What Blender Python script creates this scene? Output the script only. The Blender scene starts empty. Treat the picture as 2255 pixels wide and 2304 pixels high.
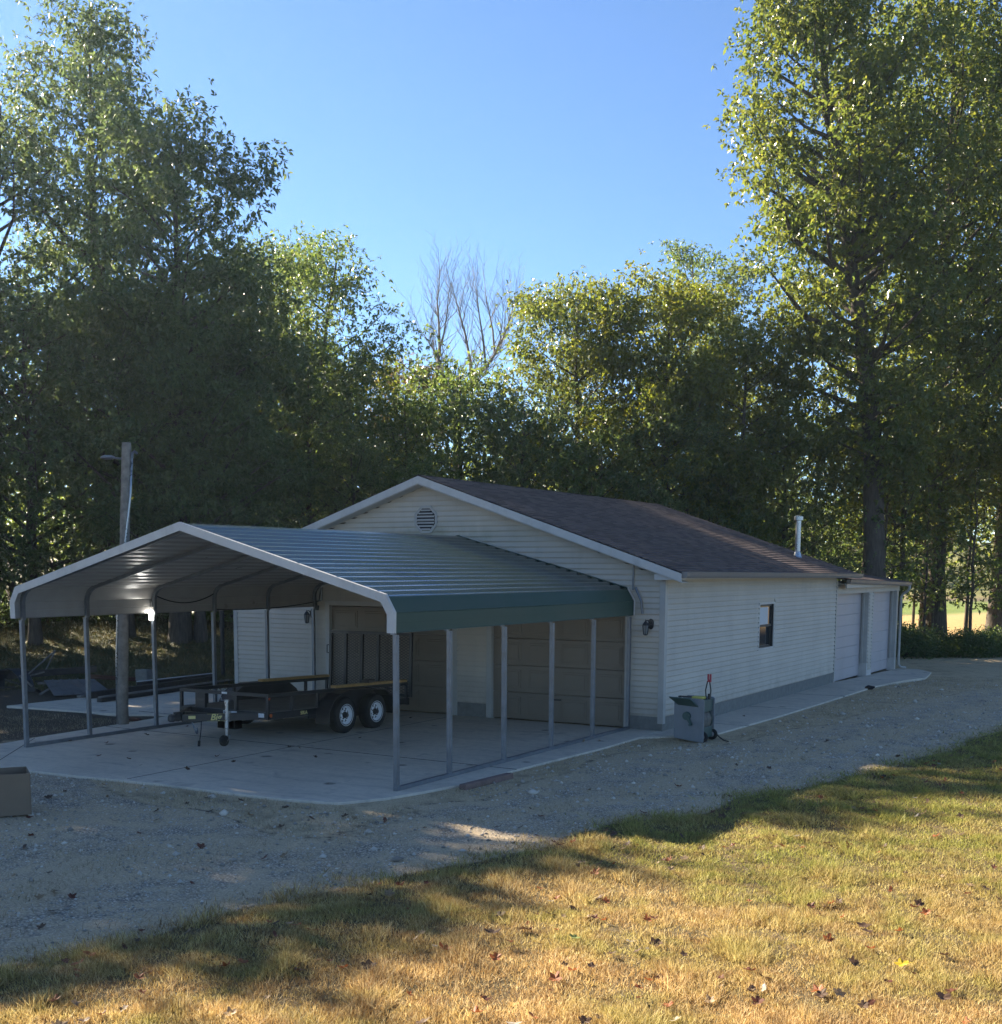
import bpy, math, random
import numpy as np
from mathutils import Vector, Matrix
rng = np.random.default_rng(7)
random.seed(7)
sc = bpy.context.scene
COL = sc.collection
R_ = math.radians

# ------------------------------------------------------------------ helpers
ORG = {}
def tag(o, label=None, cat=None, group=None, kind=None):
    if label: o['label'] = label
    if cat: o['category'] = cat
    if group: o['group'] = group
    if kind: o['kind'] = kind
    return o
def thing(name, loc, label, cat, group=None, rz=0):
    o = bpy.data.objects.new(name, None); COL.objects.link(o)
    o.location = loc; o.rotation_euler = (0, 0, rz); o.empty_display_size = .2
    ORG[o.name] = Vector(loc)
    return tag(o, label, cat, group)
class MB:
    def __init__(s): s.v = []; s.f = []
    def add(s, vs, fs):
        n = len(s.v); s.v += [tuple(v) for v in vs]; s.f += [tuple(i + n for i in f) for f in fs]; return s
    def box(s, x0, y0, z0, x1, y1, z1):
        x0, x1 = min(x0, x1), max(x0, x1); y0, y1 = min(y0, y1), max(y0, y1); z0, z1 = min(z0, z1), max(z0, z1)
        return s.add([(x0,y0,z0),(x1,y0,z0),(x1,y1,z0),(x0,y1,z0),(x0,y0,z1),(x1,y0,z1),(x1,y1,z1),(x0,y1,z1)],
                     [(0,3,2,1),(4,5,6,7),(0,1,5,4),(1,2,6,5),(2,3,7,6),(3,0,4,7)])
    def beam(s, p, q, w, h, up=(0,0,1)):
        p, q = Vector(p), Vector(q); d = (q - p).normalized(); u = Vector(up)
        a = d.cross(u)
        if a.length < 1e-4: a = d.cross(Vector((1,0,0)))
        a.normalize(); b = a.cross(d)
        vs = [c + a*(sx*w/2) + b*(sz*h/2) for c in (p, q) for sx, sz in ((-1,-1),(1,-1),(1,1),(-1,1))]
        return s.add(vs, [(0,3,2,1),(4,5,6,7),(0,1,5,4),(1,2,6,5),(2,3,7,6),(3,0,4,7)])
    def poly_beam(s, pts, w, h, up=(0,0,1)):
        for p, q in zip(pts[:-1], pts[1:]): s.beam(p, q, w, h, up)
        return s
    def tube(s, pts, rads, n=8, cap=True):
        pts = [Vector(p) for p in pts]
        if not hasattr(rads, '__len__'): rads = [rads]*len(pts)
        rings = []
        ref = None
        for i, p in enumerate(pts):
            d = (pts[min(i+1, len(pts)-1)] - pts[max(i-1, 0)]).normalized()
            if ref is None:
                ref = d.cross(Vector((0,0,1)))
                if ref.length < .05: ref = d.cross(Vector((1,0,0)))
            a = (ref - d*ref.dot(d)).normalized(); ref = a; b = d.cross(a)
            rings.append([p + (a*math.cos(t) + b*math.sin(t))*rads[i] for t in [2*math.pi*k/n for k in range(n)]])
        vs = [v for r in rings for v in r]; fs = []
        for i in range(len(pts)-1):
            for k in range(n):
                fs.append((i*n+k, i*n+(k+1)%n, (i+1)*n+(k+1)%n, (i+1)*n+k))
        if cap: fs += [tuple(range(n-1,-1,-1)), tuple((len(pts)-1)*n+k for k in range(n))]
        return s.add(vs, fs)
    def lathe(s, prof, c=(0,0,0), axis='z', n=24):
        vs = []; fs = []
        for r, h in prof:
            for k in range(n):
                t = 2*math.pi*k/n; a, b = r*math.cos(t), r*math.sin(t)
                v = (a,b,h) if axis == 'z' else ((h,a,b) if axis == 'x' else (b,h,a))
                vs.append((v[0]+c[0], v[1]+c[1], v[2]+c[2]))
        for i in range(len(prof)-1):
            for k in range(n): fs.append((i*n+k, i*n+(k+1)%n, (i+1)*n+(k+1)%n, (i+1)*n+k))
        return s.add(vs, fs)
    def extrude(s, poly, axis, a, b):     # polygon in the other two axes, extruded from a to b
        n = len(poly)
        def P(p, t): return {'x': (t,p[0],p[1]), 'y': (p[0],t,p[1]), 'z': (p[0],p[1],t)}[axis]
        vs = [P(p, a) for p in poly] + [P(p, b) for p in poly]
        fs = [tuple(range(n)), tuple(range(2*n-1, n-1, -1))] + [(i,(i+1)%n+0,(i+1)%n+n,i+n) for i in range(n)]
        return s.add(vs, fs)
    def quad(s, a, b, c, d): return s.add([a,b,c,d], [(0,1,2,3)])
    def slab(s, a, b, c, d, t):           # thick quad panel
        a, b, c, d = map(Vector, (a,b,c,d)); n = (b-a).cross(d-a).normalized()*t
        return s.add([a,b,c,d,a-n,b-n,c-n,d-n], [(0,1,2,3),(7,6,5,4),(0,4,5,1),(1,5,6,2),(2,6,7,3),(3,7,4,0)])
    def build(s, name, mat, parent=None, smooth=False, bevel=0, local=False):
        me = bpy.data.meshes.new(name); vs = s.v
        root = parent
        while root is not None and root.parent is not None: root = root.parent
        if root is not None and not local:
            o = ORG.get(root.name, Vector((0,0,0))); vs = [(v[0]-o.x, v[1]-o.y, v[2]-o.z) for v in vs]
        me.from_pydata(vs, [], s.f); me.update()
        import bmesh
        bm = bmesh.new(); bm.from_mesh(me); bmesh.ops.recalc_face_normals(bm, faces=bm.faces); bm.to_mesh(me); bm.free()
        if smooth:
            me.polygons.foreach_set('use_smooth', [True]*len(me.polygons))
        ob = bpy.data.objects.new(name, me); COL.objects.link(ob)
        me.materials.append(mat)
        if parent is not None: ob.parent = parent
        if bevel:
            m = ob.modifiers.new('bevel', 'BEVEL'); m.width = bevel; m.segments = 2; m.limit_method = 'ANGLE'
        return ob
def np_mesh(name, V, F, mat, smooth=False):
    V = np.asarray(V, dtype=np.float32); F = np.asarray(F, dtype=np.int32); k = F.shape[1]
    me = bpy.data.meshes.new(name)
    me.vertices.add(len(V)); me.vertices.foreach_set('co', V.ravel())
    me.loops.add(F.size); me.loops.foreach_set('vertex_index', F.ravel())
    me.polygons.add(len(F)); me.polygons.foreach_set('loop_start', np.arange(0, F.size, k, dtype=np.int32))
    if smooth: me.polygons.foreach_set('use_smooth', np.ones(len(F), dtype=bool))
    me.update(calc_edges=True); me.materials.append(mat)
    return me
def obj(name, me, parent=None, loc=(0,0,0)):
    o = bpy.data.objects.new(name, me); COL.objects.link(o); o.location = loc
    if parent is not None: o.parent = parent
    return o
def sstep(a, b, x):
    t = np.clip((x-a)/(b-a), 0, 1); return t*t*(3-2*t)

# ------------------------------------------------------------------ materials
class NT:
    def __init__(s, name):
        s.m = bpy.data.materials.new(name); s.m.use_nodes = True; s.t = s.m.node_tree; s.t.nodes.clear()
        s.out = s.t.nodes.new('ShaderNodeOutputMaterial')
    def n(s, typ, **k):
        nd = s.t.nodes.new(typ)
        for a, b in k.items():
            if a.startswith('i_'):
                key = a[2:]; key = int(key) if key.isdigit() else key.replace('_', ' ')
                s.set(nd, key, b)
            else: setattr(nd, a, b)
        return nd
    def set(s, nd, key, b):
        if isinstance(b, bpy.types.NodeSocket): s.t.links.new(b, nd.inputs[key])
        else: nd.inputs[key].default_value = b
    def coord(s, kind='Object', scale=None):
        c = s.n('ShaderNodeTexCoord').outputs[kind]
        if scale is not None:
            mp = s.n('ShaderNodeMapping'); s.set(mp, 'Vector', c); mp.inputs['Scale'].default_value = scale; c = mp.outputs[0]
        return c
    def noise(s, scale, vec=None, detail=4, rough=.55, dist=0):
        nd = s.n('ShaderNodeTexNoise'); nd.inputs['Scale'].default_value = scale; nd.inputs['Detail'].default_value = detail
        nd.inputs['Roughness'].default_value = rough; nd.inputs['Distortion'].default_value = dist
        if vec is not None: s.set(nd, 'Vector', vec)
        return nd.outputs['Fac']
    def ramp(s, fac, stops, interp='LINEAR'):
        nd = s.n('ShaderNodeValToRGB'); nd.color_ramp.interpolation = interp; e = nd.color_ramp.elements
        while len(e) < len(stops): e.new(.5)
        for el, (p, c) in zip(e, stops):
            el.position = p; el.color = (c, c, c, 1) if not hasattr(c, '__len__') else (*c[:3], 1)
        s.set(nd, 'Fac', fac); return nd.outputs['Color']
    def mix(s, fac, a, b, mode='MIX'):
        nd = s.n('ShaderNodeMix'); nd.data_type = 'RGBA'; nd.blend_type = mode
        for k, v in ((0, fac), (6, a), (7, b)):
            if isinstance(v, bpy.types.NodeSocket): s.t.links.new(v, nd.inputs[k])
            elif k == 0: nd.inputs[0].default_value = v
            else: nd.inputs[k].default_value = (*v[:3], 1)
        return nd.outputs[2]
    def math(s, op, a, b=0, c=0):
        nd = s.n('ShaderNodeMath'); nd.operation = op
        for k, v in enumerate((a, b, c)):
            if isinstance(v, bpy.types.NodeSocket): s.t.links.new(v, nd.inputs[k])
            else: nd.inputs[k].default_value = v
        return nd.outputs[0]
    def bump(s, h, strength=.3, dist=.01):
        nd = s.n('ShaderNodeBump'); s.set(nd, 'Height', h); nd.inputs['Strength'].default_value = strength
        nd.inputs['Distance'].default_value = dist; return nd.outputs[0]
    def bsdf(s, color, rough=.7, metal=0, spec=.5, normal=None, **k):
        b = s.n('ShaderNodeBsdfPrincipled')
        s.set(b, 'Base Color', color if isinstance(color, bpy.types.NodeSocket) else (*color[:3], 1))
        s.set(b, 'Roughness', rough); s.set(b, 'Metallic', metal); s.set(b, 'Specular IOR Level', spec)
        if normal is not None: s.set(b, 'Normal', normal)
        for a, v in k.items(): s.set(b, a.replace('_', ' '), v)
        return b.outputs[0]
    def done(s, sh): s.t.links.new(sh, s.out.inputs['Surface']); return s.m
def simple(name, c, rough=.6, metal=0, spec=.5, var=.18, scale=6, bump=0, bscale=60, dirt=0):
    t = NT(name); v = t.coord('Object')
    f = t.noise(scale, v, 5, .6)
    lo = tuple(x*(1-var) for x in c); hi = tuple(min(1, x*(1+var)) for x in c)
    colr = t.ramp(f, [(.3, lo), (.7, hi)])
    if dirt:
        g = t.noise(scale*.6, t.coord('Object', (1,1,.35)), 6, .7)
        colr = t.mix(t.ramp(g, [(.52, 0), (.75, dirt)]), colr, (c[0]*.45, c[1]*.43, c[2]*.36))
    nrm = t.bump(t.noise(bscale, v, 4), bump, .005) if bump else None
    rr = t.ramp(f, [(.3, max(0, rough-.08)), (.7, min(1, rough+.08))])
    return t.done(t.bsdf(colr, rr, metal, spec, nrm))

def leaf_mat(name, cols, trans=.45, gloss=.35, rough=.38, hue_noise=.35):
    t = NT(name)
    ri = t.n('ShaderNodeNewGeometry').outputs['Random Per Island']
    oi = t.n('ShaderNodeObjectInfo').outputs['Random']
    c = t.ramp(ri, [(i/(len(cols)-1), k) for i, k in enumerate(cols)])
    big = t.noise(hue_noise, t.coord('Object'), 3)
    c2 = t.mix(t.ramp(big, [(.35, 0), (.68, .8)]), c, t.mix(.5, c, cols[-1]))
    c3 = t.mix(t.math('MULTIPLY', oi, .35), c2, cols[0])
    b = t.bsdf(c3, rough, 0, gloss)
    tr = t.n('ShaderNodeBsdfTranslucent')
    hsv = t.n('ShaderNodeHueSaturation'); hsv.inputs['Hue'].default_value = .48; hsv.inputs['Saturation'].default_value = 1.15; hsv.inputs['Value'].default_value = 2.2
    t.set(hsv, 'Color', c3); t.set(tr, 'Color', hsv.outputs[0])
    mx = t.n('ShaderNodeMixShader'); mx.inputs[0].default_value = trans
    t.t.links.new(b, mx.inputs[1]); t.t.links.new(tr.outputs[0], mx.inputs[2])
    return t.done(mx.outputs[0])
M = {}
M['leaf_dark'] = leaf_mat('oak_leaf', [(.052,.084,.038),(.070,.108,.044),(.085,.122,.046),(.105,.130,.048)], .42, .3, .46)
M['leaf_mid'] = leaf_mat('forest_leaf', [(.052,.094,.032),(.074,.120,.038),(.094,.138,.040),(.118,.145,.042)], .45, .4)
M['leaf_lit'] = leaf_mat('poplar_leaf', [(.055,.090,.024),(.078,.115,.030),(.105,.132,.032),(.145,.145,.034)], .48, .5, .34)
M['leaf_gold'] = leaf_mat('turning_leaf', [(.060,.095,.024),(.088,.125,.028),(.118,.142,.030),(.155,.150,.028)], .5, .45)
M['leaf_rust'] = leaf_mat('rust_leaf', [(.06,.07,.025),(.10,.075,.03),(.13,.07,.028),(.09,.095,.03)], .45, .4)
def bark(name, a, b):
    t = NT(name); v = t.coord('Object', (1,1,.18))
    f = t.noise(14, v, 6, .65); c = t.ramp(f, [(.3, a), (.7, b)])
    return t.done(t.bsdf(c, .9, 0, .2, t.bump(f, .6, .03)))
M['bark'] = bark('bark', (.045,.036,.028), (.12,.10,.082))
M['bark_pale'] = bark('pale_bark', (.17,.155,.14), (.36,.33,.30))
M['siding'] = None
def siding_mat():
    t = NT('vinyl_siding'); o = t.coord('Object')
    f = t.noise(1.1, o, 5, .6); st = t.noise(.7, t.coord('Object', (1,1,.5)), 5, .65, .4)
    c = t.ramp(f, [(.3, (.47,.425,.355)), (.7, (.54,.49,.41))])
    sp = t.n('ShaderNodeSeparateXYZ'); t.set(sp, 0, o); cb = t.n('ShaderNodeCombineXYZ'); t.set(cb, 0, t.math('ADD', sp.outputs[0], sp.outputs[1])); t.set(cb, 1, sp.outputs[2])
    br = t.n('ShaderNodeTexBrick'); t.set(br, 'Vector', cb.outputs[0]); br.inputs['Scale'].default_value = 1; br.inputs['Brick Width'].default_value = 3.66; br.inputs['Row Height'].default_value = .2032; br.inputs['Mortar Size'].default_value = .0025
    br.inputs['Color1'].default_value = (.93,.93,.93,1); br.inputs['Color2'].default_value = (1,1,1,1); br.inputs['Mortar'].default_value = (.78,.78,.78,1)
    c = t.mix(1.0, c, br.outputs[0], 'MULTIPLY')
    # algae smear on the gable just above the carport ridge (object z about 3.4-3.9, front wall)
    sep = t.n('ShaderNodeSeparateXYZ'); t.set(sep, 0, o)
    zz = t.math('SUBTRACT', 1, t.math('ABSOLUTE', t.math('MULTIPLY', t.math('SUBTRACT', sep.outputs[2], 3.55), 2.6)))
    xx = t.math('SUBTRACT', 1, t.math('ABSOLUTE', t.math('MULTIPLY', t.math('ADD', sep.outputs[0], 4.9), .42)))
    mk = t.math('MULTIPLY', t.math('MAXIMUM', zz, 0), t.math('MAXIMUM', xx, 0))
    mk = t.math('MULTIPLY', mk, t.ramp(st, [(.38, 0), (.62, 1)]))
    c = t.mix(t.math('MINIMUM', t.math('MULTIPLY', mk, 1.3), .6), c, (.20,.21,.13))
    bs = t.math('MULTIPLY', t.math('MAXIMUM', t.math('SUBTRACT', 1, t.math('MULTIPLY', sep.outputs[2], 1.3)), 0), t.ramp(t.noise(3.5, t.coord('Object', (1,1,.6)), 6, .7), [(.35, 0), (.65, .75)]))
    c = t.mix(bs, c, (.25,.21,.155))
    dr = t.noise(2.2, t.coord('Object', (1.5,1.5,.25)), 6, .7)
    c = t.mix(t.ramp(dr, [(.5, 0), (.8, .28)]), c, (.26,.25,.21))
    return t.done(t.bsdf(c, .55, 0, .35, t.bump(t.noise(30, t.coord('Object', (.3,.3,3)), 3), .08, .004)))
M['siding'] = siding_mat()
M['trim'] = simple('white_trim', (.50,.485,.455), .5, 0, .4, .08, 3, dirt=.35)
M['jamb'] = simple('jamb_trim', (.40,.39,.36), .5, 0, .4, .1, 3, dirt=.3)
M['gutter'] = simple('brown_gutter', (.21,.195,.18), .4, 0, .5, .1, 4, dirt=.3)
M['door'] = simple('sandstone_door', (.19,.155,.115), .5, 0, .4, .07, 2, bump=.1, bscale=90)
M['door_pale'] = simple('pale_door', (.42,.385,.385), .5, 0, .4, .06, 2, dirt=.2)
M['block'] = simple('block_foundation', (.19,.19,.175), .9, 0, .2, .15, 9, bump=.4, bscale=80, dirt=.4)
M['black_metal'] = simple('black_paint', (.013,.014,.016), .38, 0, .5, .3, 5)
M['rubber'] = simple('tyre_rubber', (.018,.018,.018), .85, 0, .3, .2, 20)
M['rim'] = simple('white_rim', (.72,.73,.74), .35, 0, .5, .05, 8)
M['dark'] = simple('dark_iron', (.02,.02,.021), .5, 0, .5, .2, 9)
M['galv'] = simple('galvanised_steel', (.17,.185,.205), .42, .6, .5, .18, 7)
M['zinc'] = simple('bright_zinc', (.36,.38,.40), .3, .85, .5, .12, 10)
M['timber'] = simple('yellow_timber', (.40,.235,.085), .7, 0, .3, .2, 12, bump=.2)
M['deck'] = simple('weathered_deck', (.14,.13,.115), .85, 0, .2, .25, 4, bump=.4)
M['old_wood'] = simple('grey_old_wood', (.20,.18,.155), .9, 0, .2, .3, 8, bump=.5)
M['dark_wood'] = simple('dark_wet_wood', (.055,.045,.038), .85, 0, .3, .3, 8, bump=.5)
M['rust'] = simple('rusted_sheet', (.105,.048,.032), .85, 0, .3, .35, 6, bump=.4)
M['card'] = simple('cardboard', (.20,.15,.105), .85, 0, .2, .08, 3, bump=.05)
M['reel_grey'] = simple('grey_plastic', (.19,.20,.21), .5, 0, .4, .08, 5, dirt=.25)
M['reel_green'] = simple('green_plastic', (.045,.085,.075), .45, 0, .4, .12, 5)
M['hose'] = simple('hose_rubber', (.16,.15,.13), .5, 0, .4, .3, 18)
M['red'] = simple('red_grip', (.42,.05,.06), .5, 0, .4, .1, 5)
M['yellow'] = simple('yellow_plastic', (.50,.44,.10), .5, 0, .4, .1, 5)
M['sticker'] = simple('pale_sticker', (.66,.67,.68), .4, 0, .4, .25, 60)
M['letter'] = simple('yellow_lettering', (.62,.53,.20), .4, 0, .4, .05, 5)
M['orange'] = simple('amber_lens', (.55,.12,.03), .25, 0, .5, .1, 5)
M['edging'] = simple('faded_red_timber', (.20,.135,.115), .9, 0, .2, .2, 7, bump=.4)
M['rock'] = simple('dark_stone', (.03,.028,.03), .9, 0, .2, .3, 20, bump=.5)
M['cable'] = simple('black_cable', (.012,.012,.013), .6, 0, .4, .1, 5)
M['tin'] = simple('faded_tin_sheet', (.16,.155,.15), .7, .2, .4, .25, 3, dirt=.7)
def glass(name, c, rough=.05):
    t = NT(name); return t.done(t.bsdf(c, rough, 0, .25))
M['pane'] = glass('dark_glass', (.02,.025,.03))
M['shade'] = simple('white_blind', (.50,.53,.55), .5, 0, .4, .05, 4)
M['lantern_glass'] = glass('lantern_glass', (.22,.22,.21), .1)
def emit(name, c, s):
    t = NT(name); e = t.n('ShaderNodeEmission'); e.inputs[0].default_value = (*c, 1); e.inputs[1].default_value = s
    return t.done(e.outputs[0])
M['lamp'] = emit('lit_lamp', (1,.97,.9), 14)
def roofing():
    t = NT('asphalt_shingle'); sep = t.n('ShaderNodeSeparateXYZ'); t.set(sep, 0, t.coord('Object'))
    cmb = t.n('ShaderNodeCombineXYZ'); t.set(cmb, 0, sep.outputs[1]); t.set(cmb, 1, t.math('MULTIPLY', sep.outputs[0], 1.06))
    br = t.n('ShaderNodeTexBrick'); t.set(br, 'Vector', cmb.outputs[0]); br.inputs['Scale'].default_value = 1
    br.inputs['Brick Width'].default_value = .31; br.inputs['Row Height'].default_value = .14; br.inputs['Mortar Size'].default_value = .004
    br.inputs['Color1'].default_value = (.052,.036,.030,1); br.inputs['Color2'].default_value = (.135,.097,.083,1); br.inputs['Mortar'].default_value = (.04,.034,.033,1)
    g = t.noise(160, t.coord('Object'), 3); big = t.noise(.8, t.coord('Object'), 4)
    c = t.mix(t.ramp(g, [(.3, 0), (.75, .55)]), br.outputs[0], (.19,.16,.16))
    c = t.mix(t.ramp(big, [(.4, 0), (.75, .35)]), c, (.06,.05,.05))
    return t.done(t.bsdf(c, .9, 0, .12, t.bump(g, .5, .006)))
M['shingle'] = roofing()
def green_roof():
    t = NT('green_painted_steel'); v = t.coord('Object')
    f = t.noise(1.6, t.coord('Object', (2,.35,1)), 5, .6)
    c = t.ramp(f, [(.3, (.11,.15,.145)), (.7, (.145,.185,.178))])  # pale silvery base puts the sky's sheen into the dark green paint
    d = t.noise(3.5, t.coord('Object', (3,.5,1)), 6, .7)
    c = t.mix(t.ramp(d, [(.60, 0), (.78, .25)]), c, (.10,.12,.10))
    r = t.ramp(d, [(.35, .20), (.7, .36)])
    return t.done(t.bsdf(c, .24, .7, 1.0))
M['green'] = green_roof()
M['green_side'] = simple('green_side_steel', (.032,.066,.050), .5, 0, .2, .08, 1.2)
M['under'] = simple('roof_underside', (.32,.305,.285), .35, .0, .6, .1, 2, dirt=.2)
def concrete():
    t = NT('concrete'); v = t.coord('Object')
    f = t.noise(.55, v, 6, .62); g = t.noise(9, v, 6, .7)
    c = t.ramp(f, [(.28, (.52,.455,.36)), (.72, (.68,.60,.475))])
    c = t.mix(t.ramp(g, [(.45, 0), (.75, .4)]), c, (.25,.245,.23))
    s = t.noise(1.7, v, 3, .5, .8); c = t.mix(t.ramp(s, [(.60, 0), (.76, .5)]), c, (.20,.19,.175))
    vo = t.n('ShaderNodeTexVoronoi'); t.set(vo, 'Vector', v); vo.inputs['Scale'].default_value = 1.15; dn = t.noise(14, v, 3)
    dr = t.math('ADD', vo.outputs['Distance'], t.math('MULTIPLY', dn, .09)); c = t.mix(t.ramp(dr, [(.11, .7), (.17, 0)]), c, (.07,.065,.06))
    st = t.noise(1.2, t.coord('Object', (.6,3.2,1)), 5, .7); c = t.mix(t.ramp(st, [(.5, 0), (.75, .45)]), c, (.24,.225,.20))
    return t.done(t.bsdf(c, .8, 0, .3, t.bump(t.noise(120, v, 4), .25, .004)))
M['concrete'] = concrete()
M['joint'] = simple('joint_filler', (.10,.097,.09), .9, 0, .2, .3, 8)

# ------------------------------------------------------------------ terrain
CX, CY, CZ = 8.5618, -20.4411, 2.9358
FX, FY = -.50484, .86321
def at(Rr, D): return (CX + Rr*FY - D*(-FX)*1.0, CY + Rr*(-FX) + D*FY)
def RD(x, y):
    dx, dy = x-CX, y-CY; return dx*FY - dy*FX, dx*FX + dy*FY
LB = np.array([(-40,1.0),(-19,1.0),(-15.04,1.31),(-14.6,1.46),(-14.2,1.67),(-13.6,1.62),(-13,1.6),(-11.8,1.76),(-11.2,1.87),(-10.2,2.25),(-9,2.5),(-7.7,2.62),(-7.1,2.85),(-6.5,3.3),(-4.6,3.55),(-3.2,4.1),(-1.8,4.5),(.7,4.85),(2.5,5.1),(6,5.6),(12,6.2),(20,8)])
XS = np.array([(-40,-3.5),(-11,-3.0),(-9.8,-2.0),(-9,-1.2),(-8.3,-.2),(-7.3,.42),(-4.8,.56),(-2.7,.35),(-1,1.35),(1.1,1.77),(3.7,2.27),(6.3,2.64),(10.8,3.2),(14,4.2),(20,6)])
def lawn_x(y): return np.interp(y, LB[:,0], LB[:,1])
def strip_x(y): return np.interp(y, XS[:,0], XS[:,1])
def wob(x, y):
    return np.sin(x*1.7+y*.9)*.5 + np.sin(x*.63-y*1.31+1.7)*.5 + np.sin(x*3.1+y*2.3+.4)*.25
def H(x, y):
    x = np.asarray(x, float); y = np.asarray(y, float)
    r, d = RD(x, y); s = np.hypot(x-CX, y-CY)
    z = -.035 + .36*sstep(12.5, 5.0, s)
    z = z + .05*sstep(.0, .8, x-lawn_x(y))*sstep(26, 12, d)
    z = z + 2.1*sstep(28.5, 47, d)*sstep(1.5, -7, r) + 1.2*sstep(45, 75, d)*sstep(1.5, -7, r)
    z = z - .16*sstep(10, 17, y)*sstep(-6, 0, x)
    z = z + 4.3*sstep(132, 178, d) + 6*sstep(178, 330, d)
    near = sstep(-6.2, -9.3, y)*0 + 1
    out = sstep(.1, 1.2, np.maximum(np.maximum(x-1.1, -8.6-y), -9.3-x))
    z = z + .018*wob(x*1.3, y*1.3)*out*near
    return z
def gaxis(lo, hi, a, b, st):
    c = [a]; g = st
    left = []
    x = a
    while x > lo: g *= 1.18; x -= g; left.append(x)
    mid = list(np.arange(a, b+1e-6, st)); g = st; x = mid[-1]; right = []
    while x < hi: g *= 1.18; x += g; right.append(x)
    return np.array(left[::-1] + mid + right)
gx = gaxis(-330, 330, -21, 12, .16); gy = gaxis(-120, 420, -18, 21, .16)
X, Y = np.meshgrid(gx, gy); Zg = H(X, Y)
nx, ny = len(gx), len(gy)
V = np.stack([X.ravel(), Y.ravel(), Zg.ravel()], 1)
i, j = np.meshgrid(np.arange(nx-1), np.arange(ny-1)); b0 = (j*nx+i).ravel()
F = np.stack([b0, b0+1, b0+1+nx, b0+nx], 1)
x, y = V[:,0], V[:,1]; rr, dd = RD(x, y)
lawn = sstep(-.22, .25, x-lawn_x(y)+.10*wob(x*2, y*2))*sstep(22, 17, y)
strip = sstep(.25, -.25, x-strip_x(y)+.16*wob(x*1.7, y*1.5))
front_dead = sstep(-.2, .3, (x*.28+y+10.35)+.25*wob(x*1.2, y*1.2))
left_dirt = sstep(-8.2, -9.4, x)*sstep(-10.5, -9, y)
drive = sstep(20, 13, y+.5*wob(x, y))
dead = np.clip(np.where(y < -8.2, front_dead*sstep(1.4, -.8, x), strip), 0, 1)*(1-lawn)
dead = np.maximum(dead, .75*sstep(12, 17, y)*sstep(-3, 0, x)*sstep(9, 7, x))
dead = dead*(1-left_dirt*.75)
grav = np.clip(1-lawn-dead, 0, 1)*drive*sstep(-30, -24, x)*(1-.72*left_dirt)
bank = sstep(28.6, 31, dd+.5*wob(x*.6, y*.6))*sstep(2, -3, rr)*sstep(70, 55, dd)
gold = sstep(51, 56, dd)*sstep(84, 82, dd)*sstep(0, 4, rr) + .4*sstep(120, 135, dd)
green = sstep(82, 84, dd)*sstep(122, 112, dd)+.55*sstep(126, 134, dd)
tk = (lawn_x(y)-x)/np.maximum(lawn_x(y)-strip_x(y), .5)
straw = np.clip(np.exp(-((tk-.5)/.13)**2)+1.0*np.exp(-(tk/.16)**2)+.9*np.exp(-((tk-1)/.18)**2), 0, 1)*(.45+.55*np.clip(wob(x*1.9,y*1.3)+.6,0,1))*(y < 20)
gme = np_mesh('ground', V, F, None, True); gme.materials.clear()
for nm, arr in (('mask', np.stack([lawn, grav, dead, straw], 1)), ('far', np.stack([bank, np.clip(gold,0,1), green, np.ones_like(lawn)], 1))):
    a = gme.attributes.new(nm, 'FLOAT_COLOR', 'POINT'); a.data.foreach_set('color', arr.astype(np.float32).ravel())
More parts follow.
